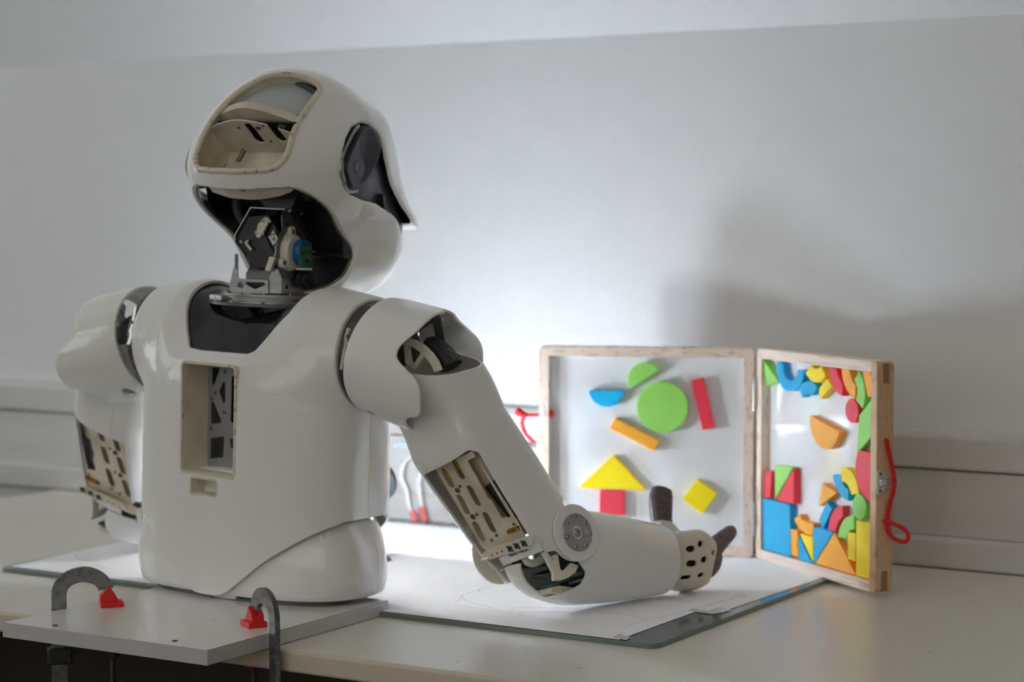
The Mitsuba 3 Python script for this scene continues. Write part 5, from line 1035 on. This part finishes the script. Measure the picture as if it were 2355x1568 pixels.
fing = sweep_blade([(0.004, -0.002, 0.038), (0.004, -0.010, 0.050), (0.003, -0.019, 0.063), (0.003, -0.028, 0.077), (0.003, -0.036, 0.090), (0.003, -0.0400, 0.0965)], [0.0130, 0.0125, 0.0110, 0.0095, 0.0080, 0.0025], [0.0080, 0.0085, 0.0078, 0.0068, 0.0058, 0.002], (0.25, 0.8, 0.55))
fing2 = sweep_blade([(0.009, 0.012, 0.030), (0.009, 0.010, 0.038), (0.009, 0.004, 0.047), (0.006, -0.006, 0.057), (0.004, -0.016, 0.064)], [0.0105, 0.0110, 0.0100, 0.0085, 0.003], [0.0070, 0.0072, 0.0066, 0.0055, 0.002], (0.3, 0.75, 0.6))
M_FING = pr('m_finger', proc(lambda p, n, uv: mix(lin(84, 72, 68), lin(60, 51, 49), smoothstep(0.35, 0.75, fbm(p.x * 160, p.y * 160, p.z * 320)))), 0.42, bump=proc(lambda p, n, uv: noise(p.x * 260, p.y * 260, p.z * 900)), bscale=0.0004)
M_PALM = pr('m_palm', proc(lambda p, n, uv: mix(lin(214, 208, 196), lin(204, 197, 184), fbm(p.x * 70, p.y * 70, p.z * 70))), 0.6, spec=0.3)
def mir(s): return QF @ shift(0, 0, 0.0012 if s > 0 else 0.0065) @ np.diag([s, 1, 1, 1])
def arm(s):
    M = mir(s); A, Fm, C = M @ AFm, M @ FFm, M @ CFm
    def P(key, mesh, mat, F, smooth=30, parent=None, **t):
        m = tf(mesh, F) if isinstance(mesh, Mf) else mesh.copy().apply_transform(F)
        if isinstance(m, trimesh.Trimesh) and m.volume < 0: m.invert()
        return obj(key, m, mat, smooth, parent, **t)
    ak = key_free('robot__arm'); tag(ak, 'white right arm stretched out over the paper, forearm lying on the glass board' if s > 0 else 'white left arm hanging beside the torso')
    P('shoulder_cap', cap_m, M_SHELL, C, 38, ak)
    P('upper_arm', u_shell, M_SHELL, A, 38, ak)
    P('elbow_cover', pivot, M_SHELL, A, 38, ak)
    P('forearm', f_shell, M_SHELL, Fm, 38, ak)
    P('wrist_ring', wrist, M_STEELD, Fm, 30, ak)
    hf = Fm @ shift(0.001, -0.001, 0.155)
    P('palm', palm, M_PALM, hf, 40, ak, label='off-white palm with oval holes')
    P('palm_inside', pin.scale([0.80, 0.86, 0.86]), M_DARK, hf, 30, ak)
    P('thumb', thumb, M_FING, hf, 50, ak, label='brown rubber thumb pointing up')
    P('finger', fing, M_FING, hf, 50, ak, label='brown rubber finger')
    P('finger', fing2, M_FING, hf, 50, ak, label='brown rubber finger')
    # elbow disc with seven screws and a central bolt
    D = A @ shift(0.0487, 0.0068, 0.2378) @ rot('y', 90)
    P('elbow_disc', lathe([(0.0075, -0.003), (0.0205, -0.001), (0.0205, 0.0012), (0.0198, 0.0018), (0.0122, 0.0018), (0.0119, 0.0014), (0.0075, 0.0014)], 64), M_ALU, D, 30, ak, label='round metal disc at the elbow with seven screws')
    P('recess', lathe([(0.0, -0.0035), (0.0078, -0.0035), (0.0078, -0.0015), (0.0, -0.0015)], 32), M_DARK, D, 30, ak)
    P('bolt', lathe([(0, -0.004), (0.0050, -0.004), (0.0050, 0.0012), (0.0042, 0.0020), (0.0026, 0.0020), (0.0024, 0.0002), (0, 0.0002)], 32), M_ALU, D, 30, ak)
    for i in range(7):
        t = 2 * math.pi * (i / 7) + 0.35
        P('screw', lathe([(0, 0.001), (0.0025, 0.001), (0.0025, 0.0024), (0.0019, 0.0032), (0.0013, 0.0032), (0.0011, 0.0012), (0, 0.0012)], 16).translate([0.0165 * math.cos(t), 0.0165 * math.sin(t), 0]), M_ALU, D, 30, ak)
    # inside of the upper arm: slotted carrier plate, button strip, label, elbow mechanics
    def cap2(a, b, r): return poly(list(LineString([a, b]).buffer(r, quad_segs=6).exterior.coords)[:-1])
    slots = [[(-0.0189,0.1073),(-0.0223,0.1238)], [(0.0042,0.1014),(0.0008,0.1181)], [(0.0004,0.1349),(-0.0025,0.1522)], [(-0.0225,0.1414),(-0.0258,0.1583)], [(-0.0027,0.1691),(-0.0065,0.1868)], [(-0.0263,0.176),(-0.0303,0.1931)]]
    plate = rpoly([(-0.0289,0.1012),(-0.0169,0.0993),(0.0366,0.096),(0.0484,0.0967),(0.0311,0.2063),(-0.0098,0.2071),(-0.0341,0.2085),(-0.0388,0.2041)], 0.002)
    for a, b in slots: plate = plate - cap2(a, b, 0.0046)
    plate = plate - rpoly([(0.0225,0.1045),(0.0263,0.1035),(0.0373,0.1028),(0.0306,0.1793),(0.0169,0.1769),(0.019,0.1557),(0.0163,0.1515),(0.02,0.1256),(0.0203,0.1165)], 0.001)
    P('carrier_plate', alongY(plate, 0.0535, 0.0550) ^ u_in, M_CREAM, A, 30, ak, label='cream carrier plate with long slots')
    P('backing', alongY(rpoly([(-0.046, 0.088), (0.036, 0.080), (0.030, 0.205), (-0.046, 0.212)], 0.002), 0.0455, 0.0470) ^ u_in, pr('m_slot_back', lin(180, 164, 144), 0.6) if s > 0 else 'm_slot_back', A, 30, ak)
    for q in ([(-0.0249,0.105),(-0.0174,0.1052),(-0.0207,0.1162),(-0.0302,0.1191)], [(-0.003,0.0999),(0.0059,0.1006),(0.0015,0.1116),(-0.0072,0.113)]):
        P('sticker', alongY(poly(q), 0.0470, 0.0478), pr('m_yellow_sticker', lin(226, 190, 12), 0.5) if 'm_yellow_sticker' not in scene else 'm_yellow_sticker', A, 30, ak, label='yellow sticker behind a slot')
    P('actuator', alongY(rpoly([(0.004, 0.090), (0.040, 0.086), (0.036, 0.172), (0.020, 0.172)], 0.002), 0.022, 0.0450) ^ u_in, M_STEELD, A, 30, ak)
    P('motor', alongY(rpoly([(0.016, 0.140), (0.038, 0.135), (0.036, 0.185), (0.020, 0.180)], 0.002), 0.012, 0.0500), M_SERVO, A, 30, ak)
    for (x, z), r in zip([(-0.0177,0.1319),(-0.0101,0.1283),(-0.0214,0.1661),(-0.0134,0.1646),(-0.0058,0.1939),(-0.0172,0.1977),(0.0289,0.187)], (0.0033, 0.0018, 0.0033, 0.0018, 0.0018, 0.0018, 0.0018)):
        P('screw', tf(lathe([(0, 0), (r, 0), (r, 0.0010), (r * 0.7, 0.0016), (r * 0.45, 0.0016), (r * 0.4, 0.0006), (0, 0.0006)], 20), shift(x, 0.055, z) @ rot('x', -90)), M_SCREW, A, 30, ak)
    fold = poly([(0.0545, 0.0), (0.0630, 0.004), (0.0630, 0.0055), (0.0535, 0.0015)])
    strip_ = rpoly([(-0.0274,0.2045),(-0.0185,0.2035),(0.0505,0.2016),(0.0516,0.2051),(0.0427,0.2123),(-0.0141,0.2154),(-0.0271,0.2159),(-0.0314,0.212)], 0.0018)
    P('button_strip', alongY(strip_, 0.0615, 0.0630) ^ (u_out if s < 0 else Mf.cube([1, 1, 1], True)), M_CREAM, A, 30, ak, label='cream strip with three red lamps and three black push buttons')
    P('carrier_floor', tf(fold.extrude(0.080), A @ shift(-0.043, 0, 0) @ np.array([[0, 0, 1, 0], [1, 0, 0, 0], [0, 1, 0, 0.2095], [0, 0, 0, 1]]) @ np.eye(4)), M_CREAM, np.eye(4), 30, ak)
    for x, z in [(-0.0212,0.2112),(-0.0125,0.2106),(-0.0038,0.21)]:
        P('indicator', tf(cyl(0.0011, 0, 0.0006, 16), shift(x, 0.0630, z) @ rot('x', -90)), pr('m_indicator', lin(170, 18, 22), 0.4) if 'm_indicator' not in scene else 'm_indicator', A, 30, ak)
    for x, z in [(0.0103,0.2095),(0.0224,0.2085),(0.0346,0.2078)]:
        b_ = P('button', tf(rrect(0.0062, 0.0062, 0.0004).extrude(0.0012), shift(x, 0.0630, z) @ rot('x', -90) @ rot('z', -12)), M_SCREW, A, 30, ak)
        P('button', tf(cyl(0.0021, 0.0012, 0.0020, 20) + sum((box(i - 0.0009, i + 0.0009, j - 0.0009, j + 0.0009, 0.0010, 0.0014) for i in (-0.0026, 0.0026) for j in (-0.0026, 0.0026)), Mf()), shift(x, 0.0630, z) @ rot('x', -90) @ rot('z', -12)), M_SERVO, A, 30, ak)
    P('side_plate', alongY(rpoly([(-0.019,0.2176),(0.0394,0.2138),(0.05,0.2069),(0.0492,0.2235),(-0.02,0.2283)], 0.0008), 0.0588, 0.0600) ^ (u_out if s < 0 else Mf.cube([1, 1, 1], True)), M_LABEL, A, 30, ak)
    lp = [(-0.0061,0.2177),(0.033,0.2156),(0.0319,0.2193),(-0.0072,0.2214)]
    P('name_label', alongY(poly(lp), 0.0600, 0.0603), M_LABEL, A, 30, ak)
    if s > 0:
        d = np.array(lp[1]) - np.array(lp[0]); u = np.array(lp[3]) - np.array(lp[0])
        tx = meshkit.text_mesh('Robot 5 rechts', 0.0040, 0.0002, True); w_ = tx.bounds[1][0] - tx.bounds[0][0]
        dn = d / np.linalg.norm(d); k_ = np.linalg.norm(d) * 0.80 / w_
        L = np.eye(4); L[:3, 0] = [dn[0] * k_, 0, dn[1] * k_]; L[:3, 1] = [dn[1] * k_, 0, -dn[0] * k_]; L[:3, 2] = [0, 1, 0]
        c = np.array(lp[3]) + 0.14 * d - 0.30 * u; L[:3, 3] = [c[0], 0.0604, c[1]]
        P('lettering', tx, M_TEXT, A @ L, False, ak, label='Robot 5 rechts')
    pins = [(0.0154,0.1916),(0.0335,0.1908),(0.0315,0.1944),(0.0124,0.1952)]
    P('connector', alongY(poly(pins), 0.0550, 0.0575), M_SERVO, A, 30, ak)
    for i in range(5):
        a = np.array(pins[0]) + (np.array(pins[1]) - np.array(pins[0])) * (i + 0.5) / 5
        P('contact', tf(box(-0.0009, 0.0009, 0, 0.0045, -0.0008, 0.0035), shift(a[0], 0.0550, a[1])), M_BRASS, A, 30, ak)
    # elbow mechanics (traced in the plane of the elbow)
    P('elbow_bracket', alongX(rpoly([(0.0463,0.2134),(0.0401,0.2174),(0.0334,0.2226),(0.0289,0.2301),(0.0254,0.243),(0.0271,0.2469),(0.0332,0.2452),(0.0389,0.2389),(0.0457,0.2306),(0.0459,0.2243)], 0.001), 0.028, 0.030), M_ALU, A, 30, ak)
    P('nut', tf(cyl(0.0028, 0, 0.0030, 6) + cyl(0.0015, 0, 0.0052, 16), shift(0.030, *[(0.0403,0.2262)][0]) @ rot('y', 90)), M_SCREW, A, 30, ak)
    lev = rpoly([(0.0499,0.2289),(0.0452,0.2322),(0.0455,0.2466),(0.0405,0.2401),(0.035,0.2434),(0.0412,0.2527),(0.0438,0.2574),(0.0419,0.2599),(0.0371,0.2617),(0.0282,0.2617),(0.0254,0.2616),(0.0203,0.2698),(0.0285,0.2718),(0.041,0.2699),(0.0504,0.2661),(0.0589,0.2605),(0.0567,0.2567),(0.0538,0.2544)], 0.001)
    P('lever', alongX(lev, 0.032, 0.0362), M_NYLON, A, 30, ak, label='white plastic V-shaped elbow lever')
    P('joint_disc', tf(lathe([(0.008, 0), (0.034, 0), (0.034, 0.003), (0.020, 0.003), (0.018, 0.0045), (0.008, 0.0045)], 64), A @ shift(-0.056, 0.030, 0.226) @ rot('y', 90)), M_SHELLIN, np.eye(4), 30, ak)
    hk_ = [(0.004, y, z) for y, z in [(0.049,0.2302),(0.0493,0.2359),(0.0437,0.2423),(0.034,0.2458),(0.0272,0.2449),(0.0277,0.2416)]]
    P('hook', tube(spline(hk_, 6), 0.0042, 12), M_NYLON, A, True, ak)
    cb1 = [(-0.010, y, z) for y, z in [(0.0476,0.2268),(0.0489,0.2347),(0.0446,0.2446),(0.0329,0.2548),(0.0185,0.2625),(0.0029,0.2749)]]
    cb2 = [(-0.012, y, z) for y, z in [(0.0498,0.2292),(0.0499,0.238),(0.0441,0.2475),(0.0319,0.2574),(0.018,0.2655)]]
    P('cable', cat(tube(spline(cb1, 6), 0.0045, 12), tube(spline(cb2, 6), 0.0042, 12)), M_CABLE, A, True, ak, label='black braided cable bundle in the elbow')
    P('elbow_bracket', alongX(rpoly([(0.0594,0.2361),(0.0238,0.2596),(0.0257,0.262),(0.0477,0.2527),(0.0495,0.2528),(0.0252,0.2721),(0.0274,0.2742),(0.0635,0.2435)], 0.0008), -0.007, -0.004), M_ALU, A, 30, ak)
    P('circuit_board', alongX(rpoly([(0.0349,-0.0582),(0.0313,-0.0453),(0.0228,-0.0142),(0.0232,-0.0059),(0.025,-0.0065),(0.0246,-0.0136),(0.0328,-0.0439),(0.0372,-0.0577)], 0.0004), -0.020, 0.026), M_PCB, Fm, 30, ak, label='green circuit board in the elbow')
    P('connector', alongX(rpoly([(0.0381,-0.0574),(0.0358,-0.0466),(0.0376,-0.0225),(0.0407,-0.0276),(0.044,-0.0429),(0.0431,-0.0573)], 0.0004), -0.010, 0.022), M_CREAM, Fm, 30, ak)
    P('connector', alongX(rpoly([(0.0272,-0.0124),(0.0262,-0.0063),(0.0295,-0.0071),(0.0308,-0.012)], 0.0004), 0.0, 0.022), M_CREAM, Fm, 30, ak)
    P('spacer', alongX(rpoly([(0.0202,-0.0167),(0.0197,-0.0114),(0.023,-0.0114),(0.024,-0.0164)], 0.0004), 0.010, 0.022), M_ALU, Fm, 30, ak)
    P('motor', rbox(-0.030, 0.026, -0.030, 0.036, 0.000, 0.060, 0.003), M_DARK, Fm, 30, ak)
    # shoulder mechanics seen through the gap of the cap
    P('shoulder_bracket', alongX(rpoly([(-0.0478,0.0714),(-0.0571,0.0786),(-0.0565,0.0804),(-0.0265,0.0947),(-0.0261,0.0932),(-0.0285,0.0817)], 0.0008), -0.0112, -0.0096), M_STEELD, C, 30, ak)
    ring_ = rpoly([(-0.0278,0.0503),(-0.035,0.0548),(-0.054,0.0657),(-0.059,0.0746),(-0.0634,0.0946),(-0.0617,0.0968),(-0.0371,0.0692),(-0.029,0.0722),(-0.0292,0.0686)], 0.0008) - rpoly([(-0.0359,0.0558),(-0.0529,0.0668),(-0.0566,0.0864),(-0.0387,0.0676)], 0.0008)
    P('shoulder_bracket', alongX(ring_, 0.0100, 0.0118), M_STEELD, C, 30, ak)
    P('shoulder_bracket', alongX(rpoly([(-0.0217,0.0646),(-0.0201,0.0762),(-0.0131,0.0796),(-0.0054,0.0749),(-0.0064,0.0712)], 0.0008), 0.0100, 0.0118), M_STEELD, C, 30, ak)
    wheel = rpoly([(-0.0274,0.0546),(-0.0304,0.0635),(-0.0309,0.0747),(-0.0285,0.0864),(-0.0234,0.0979),(-0.0172,0.1072),(-0.009,0.1142),(-0.0045,0.1069),(-0.0115,0.1006),(-0.0168,0.0922),(-0.0208,0.0826),(-0.023,0.0733),(-0.0238,0.0643),(-0.0221,0.0558)], 0.0008) + rpoly([(-0.0199,0.0852),(-0.0183,0.0907),(-0.0012,0.0814),(-0.0023,0.0764)], 0.0006) + rpoly([(-0.0234,0.0607),(-0.0238,0.0667),(-0.0026,0.0751),(-0.0042,0.0671)], 0.0006)
    P('pulley', alongX(wheel, 0.0150, 0.0195), M_NYLON, C, 30, ak, label='cream plastic pulley segment with spokes')
    P('sleeve', tube(spline([(-0.004, y, z) for y, z in [(-0.0237,0.0728),(-0.0252,0.0805),(-0.0225,0.0915),(-0.0167,0.1031),(-0.0104,0.1101)]], 6), np.interp(np.linspace(0, 1, 25), [0, 0.3, 1], [0.006, 0.0115, 0.0125]), 20), M_CABLE, C, True, ak, label='black braided sleeve in the shoulder')
    P('shoulder_bracket', alongX(rpoly([(-0.0312,0.0896),(-0.0272,0.1252),(-0.0065,0.1055),(-0.0089,0.1074),(-0.0201,0.1159),(-0.0299,0.0939)], 0.0008), 0.002, 0.004), M_STEELD, C, 30, ak)
    P('shoulder_core', cyl(0.034, 0.000, 0.046, 40), M_DARK, C, 30, ak)
    P('side_cover', tf(lathe([(0.0, 0), (0.044, 0), (0.044, 0.002), (0, 0.002)], 48), A @ shift(-0.040, 0.005, 0.0) @ rot('y', 90)), M_SHELLIN, np.eye(4), 30, ak)
arm(1)
arm(-1)
# ================================================================ work lamp hidden from the camera by the robot's body
M_LB = pr('m_work_lamp', lin(40, 40, 42), 0.4)
k = thing('work_lamp', 'small two-headed LED work lamp standing on the paper in front of the robot belly', 'lamp')
z = MZ + 0.0007
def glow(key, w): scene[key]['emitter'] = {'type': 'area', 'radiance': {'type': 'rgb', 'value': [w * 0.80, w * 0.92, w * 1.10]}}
x, y, h, w = LAMP_A                                                # upright tube
obj('stand', tf(lathe([(0, 0), (0.020, 0), (0.020, 0.004), (0.005, 0.008), (0.004, h - 0.0275), (0.012, h - 0.0255), (0, h - 0.0255)], 32), shift(x, y, z)), M_LB, 30, k)
obj('cap', tf(lathe([(0, h + 0.0255), (0.0175, h + 0.0255), (0.016, h + 0.029), (0, h + 0.029)], 32), shift(x, y, z)), M_LB, 30, k)
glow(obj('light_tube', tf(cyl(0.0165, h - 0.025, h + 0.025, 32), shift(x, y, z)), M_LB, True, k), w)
x, y, h, w = LAMP_B                                                # round head turned to the wall
F = frame([x, y, z + h], [1, 0, 0], None, [0.05, 0.90, 0.42])
obj('stand', tf(lathe([(0, 0), (0.020, 0), (0.020, 0.004), (0.005, 0.008), (0.004, h - 0.012), (0, h - 0.012)], 32), shift(x, y, z)), M_LB, 30, k)
obj('head', tf(lathe([(0, -0.016), (0.020, -0.016), (0.033, -0.004), (0.033, 0.001), (0.0305, 0.001), (0.0305, -0.001), (0, -0.001)], 40), F), M_LB, 30, k)
a = np.linspace(0, 2 * np.pi, 40, endpoint=False)
dv = np.vstack([[0, 0, 0], np.c_[0.030 * np.cos(a), 0.030 * np.sin(a), 0 * a]]); df = np.array([[0, 1 + i, 1 + (i + 1) % 40] for i in range(40)])
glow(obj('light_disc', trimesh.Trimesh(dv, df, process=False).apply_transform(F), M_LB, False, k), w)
